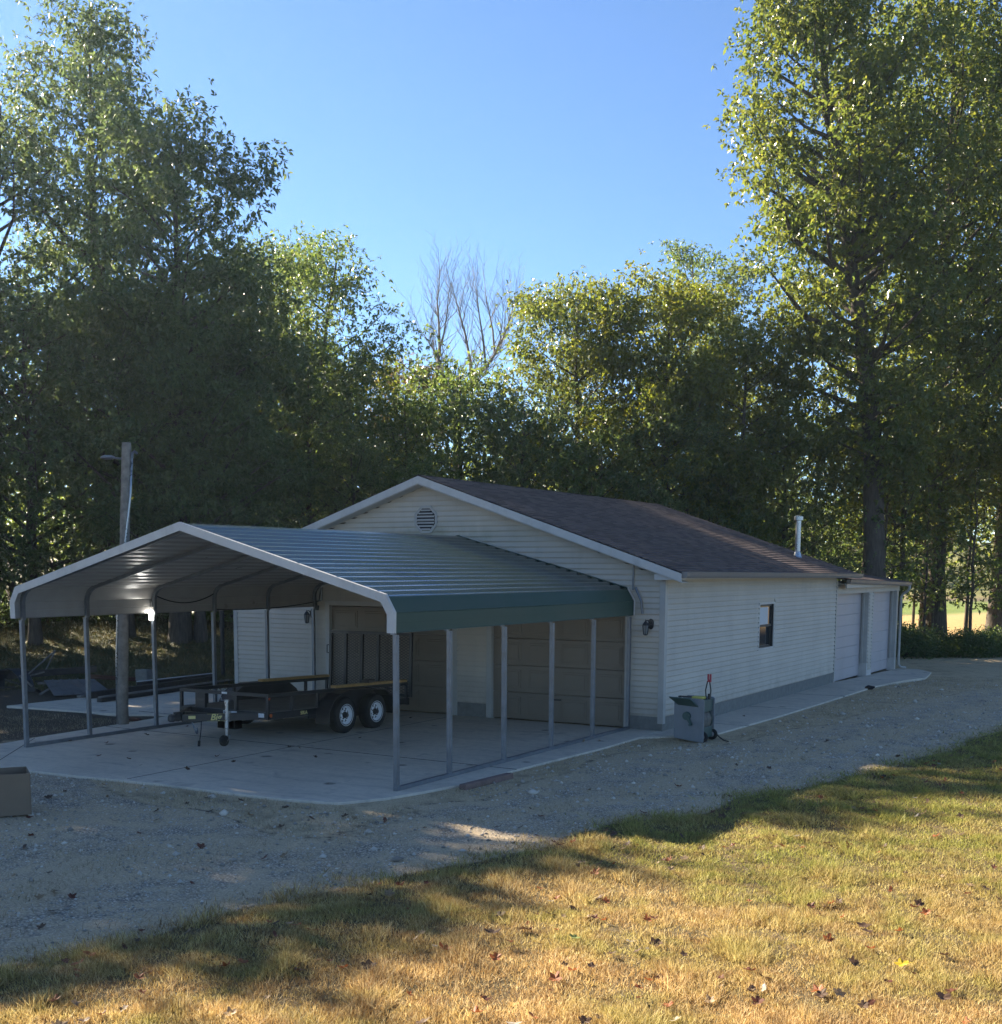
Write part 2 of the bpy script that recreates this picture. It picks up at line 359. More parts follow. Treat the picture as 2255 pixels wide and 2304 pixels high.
def ground_mat():
    t = NT('ground'); v = t.coord('Object')
    def att(n):
        a = t.n('ShaderNodeAttribute'); a.attribute_name = n; s = t.n('ShaderNodeSeparateColor'); t.set(s, 0, a.outputs[0]); return list(s.outputs)+[a.outputs['Alpha']]
    m = att('mask'); f = att('far')
    fine = t.noise(7, v, 6, .7)
    def edge(mk): return t.ramp(t.math('ADD', mk, t.math('MULTIPLY', t.math('SUBTRACT', fine, .5), .9)), [(.38, 0), (.62, 1)])
    n1 = t.noise(2.5, v, 6, .65); n2 = t.noise(.5, v, 4); n3 = t.noise(40, v, 5, .7)
    c = t.ramp(n3, [(.3, (.045,.036,.027)), (.55, (.095,.075,.052)), (.75, (.17,.13,.09))])
    lw = t.ramp(n1, [(.3, (.05,.042,.018)), (.5, (.09,.066,.03)), (.7, (.15,.105,.05))])
    c = t.mix(edge(m[0]), c, lw)
    vo = t.n('ShaderNodeTexVoronoi'); t.set(vo, 'Vector', v); vo.inputs['Scale'].default_value = 42
    vs = t.n('ShaderNodeSeparateColor'); t.set(vs, 0, vo.outputs['Color'])
    gr = t.ramp(vs.outputs[0], [(0, (.36,.295,.21)), (.5, (.66,.55,.41)), (.85, (.78,.67,.51)), (1, (.84,.75,.60))])
    gr = t.mix(t.ramp(vo.outputs['Distance'], [(.25, 0), (.6, .8)]), gr, (.075,.07,.062))
    gr = t.mix(t.ramp(t.math('ADD', n1, t.math('MULTIPLY', m[3], .34)), [(.42, 0), (.66, .95)]), gr, t.ramp(n3, [(.3, (.30,.235,.15)), (.7, (.66,.52,.335))]))
    c = t.mix(edge(m[1]), c, gr)
    dg = t.ramp(n3, [(.25, (.25,.19,.115)), (.5, (.52,.405,.25)), (.75, (.70,.56,.36))])
    dg = t.mix(t.ramp(n1, [(.5, 0), (.72, .6)]), dg, (.13,.11,.08))
    c = t.mix(edge(m[2]), c, dg)
    bk = t.ramp(t.noise(5, t.coord('Object', (.5,1,1)), 6, .7), [(.3, (.045,.048,.022)), (.55, (.085,.085,.036)), (.75, (.16,.14,.07))])
    c = t.mix(f[0], c, bk); c = t.mix(f[1], c, t.ramp(n1, [(.3, (.36,.24,.09)), (.7, (.50,.34,.14))]))
    c = t.mix(f[2], c, t.ramp(n2, [(.3, (.10,.15,.03)), (.7, (.17,.21,.045))]))
    h = t.math('ADD', t.math('MULTIPLY', vo.outputs['Distance'], -1), t.math('MULTIPLY', n3, .8))
    return t.done(t.bsdf(c, .92, 0, .25, t.bump(h, .55, .02)))
gme.materials.append(ground_mat())
tag(obj('ground', gme), kind='structure')

# ------------------------------------------------------------------ concrete
def sheet(name, poly, z, th, mat):
    m = MB(); m.extrude(poly, 'z', z-th, z)
    o = m.build(name, mat, bevel=.012); tag(o, kind='structure'); return o
sheet('slab', [(.0,0),(-.01,-.94),(0,-2.55),(-.08,-4.04),(-.14,-5.15),(-.12,-6.28),(-.3,-7.3),(-.46,-7.94),(-.78,-8.5),(-1.51,-8.68),(-2.4,-8.72),(-3.6,-8.72),(-5.07,-8.88),(-6.63,-8.98),(-9.6,-9.05),(-11,-9.0),(-8.63,-7.45),(-8.80,-6.53),(-8.97,-4.6),(-9.1,-3.4),(-9.14,0)], 0, .12, M['concrete'])
sheet('driveway', [(-9.15,0),(-9.11,-3.0),(-10.13,-3.52),(-11.76,-3.64),(-13.26,-3.75),(-13.2,-1.9),(-13.35,1.0),(-13.6,4.2),(-13.9,9),(-10.32,9),(-10.32,0)], -.004, .12, M['concrete'])
sheet('walkway', [(.004,.0),(.0,-.95),(.55,-.35),(.98,.41),(1.11,3.57),(1.21,9.81),(1.22,11.2),(.004,11.2)], -.002, .12, M['concrete'])
m = MB(); m.extrude([(.004,11.205),(1.22,11.205),(1.34,13.5),(1.52,15.65),(1.2,18.2),(.6,19.2),(.004,19.2)], 'z', -.16, -.01)
m.v = [(a, b, c - .15*float(sstep(11.2, 18, b))) for a, b, c in m.v]
tag(m.build('walkway', M['concrete']), kind='structure')
m = MB()
m.beam((-8.9,-4.97,.0005), (-.14,-5.11,.0005), .022, .007); m.beam((-4.3,-8.7,.0005), (-4.37,-5.05,.0005), .012, .006)
m.beam((-4.37,-4.98,.0005), (-4.4,-.05,.0005), .010, .006); m.beam((-9.0,-3.0,.0),(-10.2,-2.95,.0), .014, .006); m.beam((-8.7,-6.7,.0005),(-6.9,-8.9,.0005),.012,.006)
for yy in (1.6, 4.8, 8.0): m.beam((.02,yy,-.002),(1.1,yy,-.002),.010,.006)
tag(m.build('pavement_joint', M['joint']), kind='structure')

# ------------------------------------------------------------------ garage
GW, GL, EZ, PZ = 10.256, 11.475, 2.75, 4.73
SL = (PZ-2.86)/(GW/2+.45)
def rake(z):               # half width of wall at height z under the roof
    return min(GW/2, max(0.0, (PZ-.16-z)/SL))
G = thing('garage', (0,0,0), 'long beige vinyl sided garage with brown shingle roof and four overhead doors', 'garage')
EXPO = .1016
def lap(mb, ub0, ub1, ut0, ut1, z0, z1, P):
    if ub1-ub0 < .01: return
    zl = z0+.025
    a = [P(ub0,zl,.030), P(ub1,zl,.030), P(ut1,z1,.007), P(ut0,z1,.007), P(ub0,zl+.002,-.004), P(ub1,zl+.002,-.004), P(ut0,z1,0), P(ut1,z1,0),
         P(ub0,z0,.007), P(ub1,z0,.007), P(ub1,z0,-.004), P(ub0,z0,-.004)]
    mb.add(a, [(0,1,2,3),(4,5,1,0),(4,0,3,6),(1,5,7,2),(8,9,10,11)])
def cut(lo, hi, holes, z0, z1):
    seg = [(lo, hi)]
    for (a, b, c, d) in holes:
        if z1 > c+.02 and z0 < d-.02:
            ns = []
            for s, e in seg:
                if b <= s or a >= e: ns.append((s, e)); continue
                if a > s: ns.append((s, a))
                if b < e: ns.append((b, e))
            seg = ns
    return seg
FD = [(-7.61,-4.50,-.1,2.13), (-3.62,-.74,-.1,2.13)]       # front openings x0,x1,z0,z1
fw = MB(); Pf = lambda u, z, n: (u, -n, z)
z = .27
while z < PZ-.25:
    z1 = z+EXPO; h0, h1 = rake(z), rake(z1)
    for s, e in cut(-GW/2-h0, -GW/2+h0, [(a-.09, b+.09, c, d+.09) for a, b, c, d in FD], z, z1):
        t0 = max(s, -GW/2-h1) if abs(s-(-GW/2-h0)) < 1e-6 else s; t1 = min(e, -GW/2+h1) if abs(e-(-GW/2+h0)) < 1e-6 else e
        lap(fw, s, e, t0, t1, z, z1, Pf)
    z = z1
fw.build('siding', M['siding'], G)
sw = MB(); Ps = lambda u, z, n: (n, u, z)
WIN = (5.31, 6.29, 1.22, 2.17)
z = .25
while z < EZ-.08:
    for s, e in cut(.04, GL-.03, [(WIN[0]-.05, WIN[1]+.05, WIN[2]-.04, WIN[3]+.04)], z, z+EXPO): lap(sw, s, e, s, e, z, min(z+EXPO, EZ-.03), Ps)
    z += EXPO
z = .05
while z < 2.25:
    lap(sw, 15.02, 15.46, 15.02, 15.46, z, z+EXPO, Ps); z += EXPO
sw.build('siding', M['siding'], G)
w = MB()
for a, b in ((-GW,-7.61),(-4.50,-3.62),(-.74,-.0)): w.box(a, .0, -.1, b, .14, 2.13)
w.extrude([(-GW,2.1302),(0,2.1302),(0,EZ),(-GW/2,PZ-.17),(-GW,EZ)], 'y', 0.0, .14)
w.box(-.14,.141,-.1,-.0,WIN[0],EZ); w.box(-.14,WIN[1],-.1,0,GL,EZ); w.box(-.14,WIN[0]+.001,-.1,0,WIN[1]-.001,WIN[2]); w.box(-.14,WIN[0]+.001,WIN[3],0,WIN[1]-.001,EZ)
w.box(-GW,.141,-.1,-GW+.14,GL,EZ); w.extrude([(-GW+.141,-.1),(-.141,-.1),(-.141,EZ),(-GW/2,PZ-.17),(-GW+.141,EZ)], 'y', GL-.14, GL-.001)
w.box(-3.0,GL+.001,-.2,-.6,18.74,2.6)          # core of the rear extension
w.box(-.6,14.96,-.25,0,15.49,2.3); w.box(-.6,18.5,-.25,0,18.75,2.3); w.box(-.6,GL+.001,-.25,-.001,11.58,2.3)
w.build('wall', M['siding'], G)
for a, b in ((-GW-.004,-7.72),(-4.40,-3.74)):
    f = MB(); f.box(a,-.006,-.1,b,.012,.268); f.build('foundation', M['block'], G)
f = MB(); f.extrude([(-.63,-.006),(.006,-.006),(.006,GL),(-.01,GL),(-.01,.012),(-.63,.012)], 'z', -.15, .249); f.build('foundation', M['block'], G)
f = MB()
for (xa, ya) in ((0,0),(-GW,0)):
    s = 1 if xa == 0 else -1
    f = MB(); f.extrude([(xa-s*.075,-.034),(xa+s*.032,-.034),(xa+s*.032,.08),(xa,.08),(xa,-.003),(xa-s*.075,-.003)], 'z', .13, EZ-.02); f.build('corner_post', M['jamb'], G)
f = MB(); f.box(0, GL-.035, .1, .032, GL+.06, EZ-.1)
f.build('corner_post', M['jamb'], G)
def slope(x): return PZ - SL*abs(x+GW/2)
OH = .45; Y0, Y1 = -.30, GL+.15
rf = MB(); rf.extrude([(OH,slope(OH)-.05),(-GW/2,PZ-.05),(-GW-OH,slope(-GW-OH)-.05),(-GW-OH,slope(-GW-OH)-.012),(-GW/2,PZ-.012),(OH,slope(OH)-.012)], 'y', Y0+.02, Y1)
L = math.hypot(GW/2+OH, SL*(GW/2+OH)); nrow = int(L/.14); cs = (GW/2+OH)/L
for sg in (1, -1):
    for k in range(nrow+1):
        a, b = k*.14, min((k+1)*.14+.02, L+.03)
        xa = -GW/2 + sg*(OH+GW/2 - a*cs) + sg*.03; xb = -GW/2 + sg*max(0, (OH+GW/2 - b*cs)) 
        za, zb = slope(xa), slope(xb)
        rf.add([(xa,Y0,za+.020),(xa,Y1,za+.020),(xb,Y1,zb-.004),(xb,Y0,zb-.004),(xa,Y0,za-.008),(xa,Y1,za-.008)], [(0,1,2,3),(4,5,1,0)])
roof = rf.build('roof', M['shingle'], G)
rc = MB(); n = 0
yy = Y0-.01
while yy < Y1: rc.add([(-GW/2-.14,yy,PZ-.030),(-GW/2,yy,PZ+.020),(-GW/2+.14,yy,PZ-.030),(-GW/2-.14,yy+.17,PZ-.038),(-GW/2,yy+.17,PZ+.012),(-GW/2+.14,yy+.17,PZ-.038)], [(0,1,4,3),(1,2,5,4),(0,3,4,1)]); yy += .15
rc.build('ridge_cap', M['shingle'], roof)
# rake fascia, soffit, gutters
f = MB()
for sg in (1, -1):
    xo = -GW/2+sg*(GW/2+OH)
    f.slab((-GW/2,Y0-.022,PZ-.008),(xo,Y0-.022,slope(xo)-.008),(xo,Y0-.022,slope(xo)-.155),(-GW/2,Y0-.022,PZ-.155), .022)
f.build('rake_board', M['trim'], G)
f = MB()
for sg in (1, -1):
    xo = -GW/2+sg*(GW/2+OH); f.slab((-GW/2,Y0,PZ-.17),(xo,Y0,slope(xo)-.16),(xo,-.0,slope(xo)-.16),(-GW/2,-.0,PZ-.17), .012)
f.box(.002, -.29, EZ+.0, OH-.04, GL+.1, EZ+.012); f.box(OH-.04, -.30, EZ-.0, OH-.015, GL+.14, EZ+.10); f.box(-.07,-.29,EZ-.012,OH-.05,-.03,EZ-.002)
f.box(-.08,-.295,EZ-.01,OH-.045,-.285,EZ+.09)
f.build('soffit', M['trim'], G)
def gutter(y0, y1, xw, z0, z1, name):
    g = MB(); pr = [(0,.11),(0,0),(.075,0),(.10,.045),(.115,.10),(.125,.115),(.105,.115),(.09,.06),(.068,.012),(.012,.012),(.012,.11)]
    n = len(pr); vs = [(xw+a, y0, z0+b) for a, b in pr] + [(xw+a, y1, z1+b) for a, b in pr]
    g.add(vs, [(i, (i+1) % n, (i+1) % n+n, i+n) for i in range(n)]); g.add([(xw,y0,z0),(xw+.075,y0,z0),(xw+.1,y0,z0+.045),(xw+.12,y0,z0+.11),(xw,y0,z0+.11)], [(0,1,2,3,4)])
    g.add([(xw,y1,z1),(xw+.075,y1,z1),(xw+.1,y1,z1+.045),(xw+.12,y1,z1+.11),(xw,y1,z1+.11)], [(0,1,2,3,4)])
    return g.build(name, M['gutter'], G)
gutter(-.29, 12.05, OH-.012, 2.775, 2.725, 'gutter')
gutter(11.5, 18.85, .26, 2.575, 2.44, 'gutter')
er = MB()   # extension roof
er.slab((.34,GL+.16,2.70),(.34,18.95,2.57),(-3.2,18.95,3.10),(-3.2,GL+.16,3.2), .05)
er.build('extension_roof', M['shingle'], G)
f = MB(); f.box(.004,GL+.03,2.30,.020,18.75,2.60); f.box(.0,GL+.01,2.56,.26,18.85,2.575); f.box(.22,GL+.05,2.46,.2599,18.84,2.558)
f.build('header_panel', M['jamb'], G)
# window with frame, sill and two sashes
f = MB(); a, b, c, d = WIN
f.box(-.05,a-.05,c-.045,.020,a+.0,d+.045); f.box(-.05,b,c-.045,.020,b+.05,d+.045); f.box(-.05,a+.0005,d,.019,b-.0005,d+.045); f.box(-.05,a+.0005,c-.045,.019,b-.0005,c)
win = f.build('window', M['trim'], G)
f = MB(); t = .045; zm_ = (c+d)/2
for (z0, z1, xo) in ((zm_-.02, d, -.055), (c, zm_+.02, -.085)):
    f.box(xo,a,z0,xo+.028,a+t,z1); f.box(xo,b-t,z0,xo+.028,b,z1); f.box(xo,a+t,z0,xo+.027,b-t,z0+t); f.box(xo,a+t,z1-t,xo+.027,b-t,z1)
f.box(-.12,a,c,-.0,a+.012,d); f.box(-.12,b-.012,c,-.0,b,d)
f.build('frame', M['dark'], win)
f = MB(); f.box(-.045,a+t,zm_,-.040,b-t,d-t); f.box(-.078,a+t,c+t,-.073,b-t,zm_); f.build('pane', M['pane'], win)
f = MB(); f.box(-.036,a+t+.01,zm_+.03,-.033,b-t-.22,d-t-.02); f.build('blind', M['shade'], win)
# gable vent
vx, vz, vr = -5.14, 3.885, .29
f = MB(); oc = [(math.cos(R_(22.5+45*k)), math.sin(R_(22.5+45*k))) for k in range(8)]
for k in range(8):
    p, q = oc[k], oc[(k+1) % 8]
    for ro, ri, y0, y1 in ((vr, vr*.86, -.034, -.0), (vr*.86, vr*.74, -.022, -.0)):
        f.add([(vx+p[0]*ro,y0,vz+p[1]*ro),(vx+q[0]*ro,y0,vz+q[1]*ro),(vx+q[0]*ri,y0,vz+q[1]*ri),(vx+p[0]*ri,y0,vz+p[1]*ri),(vx+p[0]*ro,y1,vz+p[1]*ro),(vx+q[0]*ro,y1,vz+q[1]*ro),(vx+q[0]*ri,y1,vz+q[1]*ri),(vx+p[0]*ri,y1,vz+p[1]*ri)], [(0,1,2,3),(0,4,5,1),(3,2,6,7)])
ve = f.build('gable_vent', M['jamb'], G)
f = MB()
for k in range(7):
    zc = vz - .185 + k*.062; hw = min(.21, .30-abs(zc-vz)) - .005
    f.add([(vx-hw,-.044,zc-.020),(vx+hw,-.044,zc-.020),(vx+hw,-.028,zc+.008),(vx-hw,-.028,zc+.008),(vx-hw,-.028,zc-.022),(vx+hw,-.028,zc-.022)], [(0,1,2,3),(4,5,1,0)])
f.build('louvre', M['jamb'], ve)
f = MB(); f.extrude([(vx+p[0]*vr*.8,vz+p[1]*vr*.8) for p in oc], 'y', -.0275, -.0262); f.v = [(a, b+.0215 if False else b, c) for a, b, c in f.v]; f.build('dark_backing', M['rock'], ve)  # dark plate painting in the shade of the slots between the louvres
# front overhead doors with raised panels
for a, b, c, d in FD:
    f = MB(); n = 4; hh = 2.10/n
    for k in range(n):
        z0 = .012+k*hh; f.box(a+.01, .065, z0, b-.01, .105, z0+hh-.007)
        for q in range(4):
            pw = (b-a-.02)/4; xa = a+.01+q*pw+.09; xb = xa+pw-.18
            f.extrude([(xa,z0+.08),(xb,z0+.08),(xb,z0+hh-.09),(xa,z0+hh-.09)], 'y', .050, .066)
            f.extrude([(xa+.04,z0+.12),(xb-.04,z0+.12),(xb-.04,z0+hh-.13),(xa+.04,z0+hh-.13)], 'y', .036, .0505)
    dr = f.build('garage_door', M['door'], G, bevel=.006)
    f = MB(); f.box((a+b)/2-.08,.04,.42,(a+b)/2+.08,.056,.45); f.build('handle', M['dark'], dr)
    f = MB(); f.box(a-.095,-.026,-.0,a+.012,.115,2.14); f.box(b-.012,-.026,0,b+.095,.115,2.14); f.box(a-.095,-.026,2.1401,b+.095,.115,2.235)
    f.build('door_frame', M['jamb'], G)
# side doors in the rear extension
for a, b, zb in ((11.58,14.95,-.07),(15.5,18.5,-.12)):
    f = MB(); n = 8; hh = (2.30-zb)/n
    for k in range(n): f.box(-.24,a,zb+k*hh,-.20,b,zb+(k+1)*hh-.006)
    f.box(-.235,a,zb,-.215,b,2.3)
    dr = f.build('garage_door', M['door_pale'], G, bevel=.005)
    f = MB(); f.box(-.2,a+.62,.62,-.165,a+.67,.74); f.box(-.2,a+.72,.58,-.18,a+.80,.60); f.build('handle', M['dark'], dr)
    f = MB(); f.box(-.22,a-.07,zb,.018,a+.0,2.2999); f.build('door_frame', M['jamb'], G)
    f = MB(); f.box(-.22,b-.02,zb+.34,.012,b+.03,2.2999); f.box(-.15,b-.06,zb+.34,-.10,b-.0199,2.29)
    f.build('door_frame', M['jamb'], G)
    f = MB(); f.box(-.225,b-.035,zb-.06,.024,b+.045,zb+.339); f.build('jamb_base', M['trim'], G)
f = MB(); f.box(.003,15.02,-.2,.022,15.48,.10); f.build('patch_panel', M['trim'], G)
f = MB(); f.tube([(.33,18.7,2.47),(.33,18.7,2.38),(.28,18.72,2.30),(.13,18.74,2.20),(.08,18.75,2.10),(.08,18.75,.1),(.08,18.75,.0),(.14,18.80,-.08),(.30,18.86,-.11)], .04, 8)
f.build('downspout', M['jamb'], G, smooth=True)
f = MB(); f.tube([(-.60,-.04,3.0),(-.60,-.04,2.62),(-.60,-.045,2.55)], .016, 8); f.tube([(-.55,-.05,2.60),(-.42,-.07,2.35),(-.40,-.06,2.12)], .022, 6)
f.build('conduit', M['galv'], G)
f = MB(); f.tube([(-7.35,-.04,2.62),(-7.72,-.05,2.60),(-7.78,-.05,2.50),(-7.78,-.05,2.24),(-7.92,-.05,2.20),(-7.92,-.05,2.10)], .022, 8); f.box(-8.0,-.07,2.02,-7.88,-.01,2.12)
f.build('conduit', M['galv'], G)
f = MB(); f.lathe([(.17,-.16),(.165,-.10),(.10,.05),(.075,.16),(.068,.17),(.068,.95),(.115,.96),(.115,1.05),(.10,1.06),(.03,1.09),(.001,1.09)], (-.72,10.35,3.22), 'z', 24)
fl = f.build('flue_pipe', M['zinc'], roof, smooth=False)

# ------------------------------------------------------------------ carport
CXm = -4.28; CY0, CY1 = -7.60, -.09
CP = thing('carport', (CXm, -3.8, 0), 'open metal carport with green ribbed roof on slim galvanised posts', 'carport')
HX = 3.58; PK, EV = 3.525, 2.565
def prof(side):                       # cross-section from ridge to skirt bottom
    pts = []; L = math.hypot(HX, PK-EV); ux, uz = HX/L, (EV-PK)/L; nxx, nzz = -uz, ux
    s = .04; pts.append((0, PK))
    while s < L-.16:
        for ds, hgt in ((0,0),(.08,.0),(.10,.03),(.14,.03),(.20,0)):
            q = s+ds; pts.append((ux*q+nxx*hgt, PK+uz*q+nzz*hgt))
        s += .228
    pts += [(HX, EV), (HX+.02, EV-.02), (HX+.125, EV-.195), (HX+.14, EV-.215), (HX+.132, EV-.225), (HX+.132, EV-.34), (HX+.14, EV-.345), (HX+.132, EV-.35), (HX+.132, EV-.465), (HX+.115, EV-.47)]
    return [(CXm+side*a, b) for a, b in pts]
ys = np.linspace(CY0, CY1, 27)
for nm, off, mt in (('roof_panel', 0, M['green']), ('ceiling_panel', -.008, M['under'])):
    g = MB()
    for side in (1, -1):
        pr = prof(side); n = len(pr); vs = []
        if off: pr = [(CXm+(a-CXm)*(1-.0025), b-.008) for a, b in pr]
        for jj, yy in enumerate(ys):
            for ii, (a, b) in enumerate(pr):
                w_ = .0012*math.sin(yy*2.1+ii*.37)+.0008*math.sin(yy*4.3+ii*1.1)
                vs.append((a, yy, b + (w_ if 3 < ii < n-10 else 0)))
        g.add(vs, [(jj*n+ii, jj*n+ii+1, (jj+1)*n+ii+1, (jj+1)*n+ii) for jj in range(len(ys)-1) for ii in range(n-1)])
    g.build(nm, mt, CP)
for side in (1, -1):
    g = MB(); q = [(HX+.016,EV-.012),(HX+.131,EV-.198),(HX+.145,EV-.214),(HX+.139,EV-.226),(HX+.139,EV-.46),(HX+.146,EV-.475)]
    q = [(CXm+side*a, b) for a, b in q]; vs = [(a, yy, b) for yy in (CY0+.002, CY1-.002) for a, b in q]; g.add(vs, [(k, k+1, len(q)+k+1, len(q)+k) for k in range(len(q)-1)]); g.build('side_panel', M['green_side'], CP)
g = MB(); g.add([(CXm-.16,CY0,PK-.018),(CXm,CY0,PK+.022),(CXm+.16,CY0,PK-.018),(CXm-.16,CY1,PK-.018),(CXm,CY1,PK+.022),(CXm+.16,CY1,PK-.018)], [(0,1,4,3),(1,2,5,4)]); g.build('ridge_cap', M['green'], CP)
g = MB()
for side in (1, -1): g.slab(*[(CXm+side*a, yy, b) for a, yy, b in ((0,CY1-.10,PK+.034),(HX+.01,CY1-.10,EV+.036),(HX+.01,CY1+.004,EV+.036),(0,CY1+.004,PK+.034))], .008); g.slab(*[(CXm+side*a, CY1+.003, b) for a, b in ((0,PK+.034),(HX+.01,EV+.036),(HX+.01,EV-.03),(0,PK-.03))], .004)
g.build('flashing', M['green_side'], CP)
for yy, nm in ((CY0-.012, 'edge_trim'), (CY1+.012, 'edge_trim')):
    g = MB()
    for side in (1, -1):
        q = [(0,PK+.035),(HX+.02,EV+.025),(HX+.16,EV-.205),(HX+.155,EV-.475)]; r = [(0,PK-.085),(HX-.05,EV-.075),(HX+.05,EV-.235),(HX+.045,EV-.475)]
        for k in range(3):
            a, b, c, d = q[k], q[k+1], r[k+1], r[k]
            g.slab(*[(CXm+side*p[0], yy-.004*(k % 2), p[1]) for p in (a, b, c, d)], .006)
            g.slab(*[(CXm+side*p[0], w_, p[1]) for p, w_ in ((a,yy),(b,yy),(b,yy+(.05 if yy < -3 else -.05)),(a,yy+(.05 if yy < -3 else -.05)))], .004)
    g.build(nm, M['trim'], CP)
PY = [-7.463,-6.175,-4.651,-3.127,-1.603,-.135]; PX = (-.62, -7.94)
for yy in PY:
    for sx in (0, 1):
        g = MB(); g.box(PX[sx]-.030,yy-.030,.055,PX[sx]+.030,yy+.030,2.06); g.box(PX[sx]-.024,yy-.0305,.3,PX[sx]+.024,yy-.0300,.31)
        g.build('post', M['galv'], CP, bevel=.004)
    g = MB()
    pts = []
    for side in (-1, 1):
        sp = [(HX+.08-.04,2.06),(HX+.08-.04,EV-.22)] + [(HX+.04-.34*(1-math.cos(t)), EV-.22+.26*math.sin(t)) for t in (.35,.7,1.05)] + [(0, PK-.075)]
        g.poly_beam([(CXm+side*a, yy, b) for a, b in sp], .057, .057, (0,1,0))
    g.beam((CXm-.45,yy,PK-.24),(CXm+.45,yy,PK-.24),.05,.05) if yy in PY[1:5] else None
    g.build('rafter', M['galv'] if yy != PY[0] else M['galv'], CP)
for sx in (0, 1):
    g = MB(); g.box(PX[sx]-.030,CY0+.10,.0,PX[sx]+.030,CY1,.055); g.build('base_rail', M['galv'], CP, bevel=.004)
lw = thing('work_light', (-7.94,-4.62,2.05), 'small lit white lamp fixed high on a left carport post', 'light')
g = MB(); g.box(-7.985,-4.715,1.97,-7.895,-4.695,2.12); g.box(-7.975,-4.72,1.98,-7.905,-4.715,2.11); g.build('lens', M['lamp'], lw, bevel=.008)
g = MB(); g.box(-7.99,-4.694,1.96,-7.89,-4.683,2.20); g.tube([(-7.94,-4.69,2.19),(-7.94,-4.69,2.3)], .012, 6); g.build('housing', M['trim'], lw)
# cables
def sag(p, q, s, n=12):
    p, q = Vector(p), Vector(q); return [p.lerp(q, k/n) - Vector((0,0,s*4*(k/n)*(1-k/n))) for k in range(n+1)]
g = MB(); g.tube(sag((-7.90,-4.66,2.42),(-7.90,-3.13,2.42),.16), .011, 6)
tag(g.build('electric_cable', M['cable'], smooth=True), 'black cable sagging under carport roof beside the lit lamp', 'cable')
g = MB(); g.tube(sag((-7.90,-3.10,2.12),(-7.90,-.12,2.20),.06)+[Vector((-7.84,-.06,2.22)),Vector((-7.80,-.06,2.45)),Vector((-7.72,-.06,2.66))], .011, 6)
tag(g.build('electric_cable', M['cable'], smooth=True), 'black cable running level past white siding to the wall conduit', 'cable')

# ------------------------------------------------------------------ wall lanterns
def lantern(x, z, label):
    L = thing('wall_lantern', (x,-.015,z), label, 'wall lantern', 'black wall lanterns beside the garage doors')
    g = MB(); g.extrude([(x+.06+.055*math.cos(R_(a)), z+.02+.10*math.sin(R_(a))) for a in range(0,360,30)], 'y', -.035, -.016); g.build('backplate', M['dark'], L)
    g = MB(); g.tube([(x+.06,-.03,z+.02),(x+.03,-.10,z+.09),(x,-.13,z+.08),(x,-.13,z+.03)], .011, 8); g.build('arm', M['dark'], L, smooth=True)
    g = MB(); g.lathe([(.001,.11),(.008,.10),(.012,.075),(.03,.06),(.055,.03),(.07,.0),(.06,-.005)], (x,-.13,z), 'z', 6); g.lathe([(.035,-.165),(.03,-.18),(.001,-.185)], (x,-.13,z), 'z', 6)
    for k in range(6):
        t = 2*math.pi*k/6; g.tube([(x+.062*math.cos(t),-.13+.062*math.sin(t),z),(x+.038*math.cos(t),-.13+.038*math.sin(t),z-.17)], .006, 5)
    g.build('cage', M['dark'], L)
    g = MB(); g.lathe([(.052,-.005),(.032,-.16)], (x,-.13,z), 'z', 6); g.build('glass', M['lantern_glass'], L)
lantern(-.30, 1.92, 'black wall lantern on siding at garage corner, right of the doors')
lantern(-8.12, 1.92, 'black wall lantern on white siding behind the trailer, left of the doors')

# ------------------------------------------------------------------ utility trailer (local frame, nose raised a little)
TR = thing('utility_trailer', (-5.85,-2.91,0), 'black tandem axle utility trailer with mesh ramp gate parked under the carport', 'trailer')
TR.rotation_euler = (-.026, 0, -.0)
def tb(mb, name, mat, parent=None, **k): return mb.build(name, mat, parent or TR, local=True, **k)
BW, YF, YR = 1.0, -2.25, 1.86
g = MB()
for s in (-1, 1): g.box(s*BW-.04*s,YF,.35,s*BW,YR,.47)
g.box(-BW,YF-.001,.35,BW,YF+.05,.47); g.box(-BW,YR-.05,.33,BW,YR+.001,.47)
for k in range(7): g.box(-BW+.04,YF+.35+k*.58,.39,BW-.04,YF+.42+k*.58,.44)
tb(g, 'frame', M['black_metal'], bevel=.004)
g = MB()
for k in range(11): g.box(-BW+.045+k*.174,YF+.06,.445,-BW+.045+k*.174+.166,YR-.06,.478)
tb(g, 'deck', M['deck'])
g = MB(); RT = .78
for s in (-1, 1): g.box(s*BW-.055*s,YF,RT-.06,s*BW,YR-.05,RT)
g.box(-BW+.055,YF,RT-.06,BW-.055,YF+.055,RT-.001)
rail = tb(g, 'rail', M['black_metal'], bevel=.006)
for s in (-1, 1):
    for yy in (YF+.025, -1.62, -.92, 1.12, YR-.08):
        g = MB(); g.box(s*BW-.05*s,yy-.025,.47,s*BW-.004*s,yy+.025,RT-.06); tb(g, 'upright', M['black_metal'])
for xx in (-.52, .28):
    g = MB(); g.box(xx-(.11 if xx < 0 else .03),YF+.004,.47,xx+(.11 if xx < 0 else .03),YF+.05,RT-.06); tb(g, 'upright', M['black_metal'])
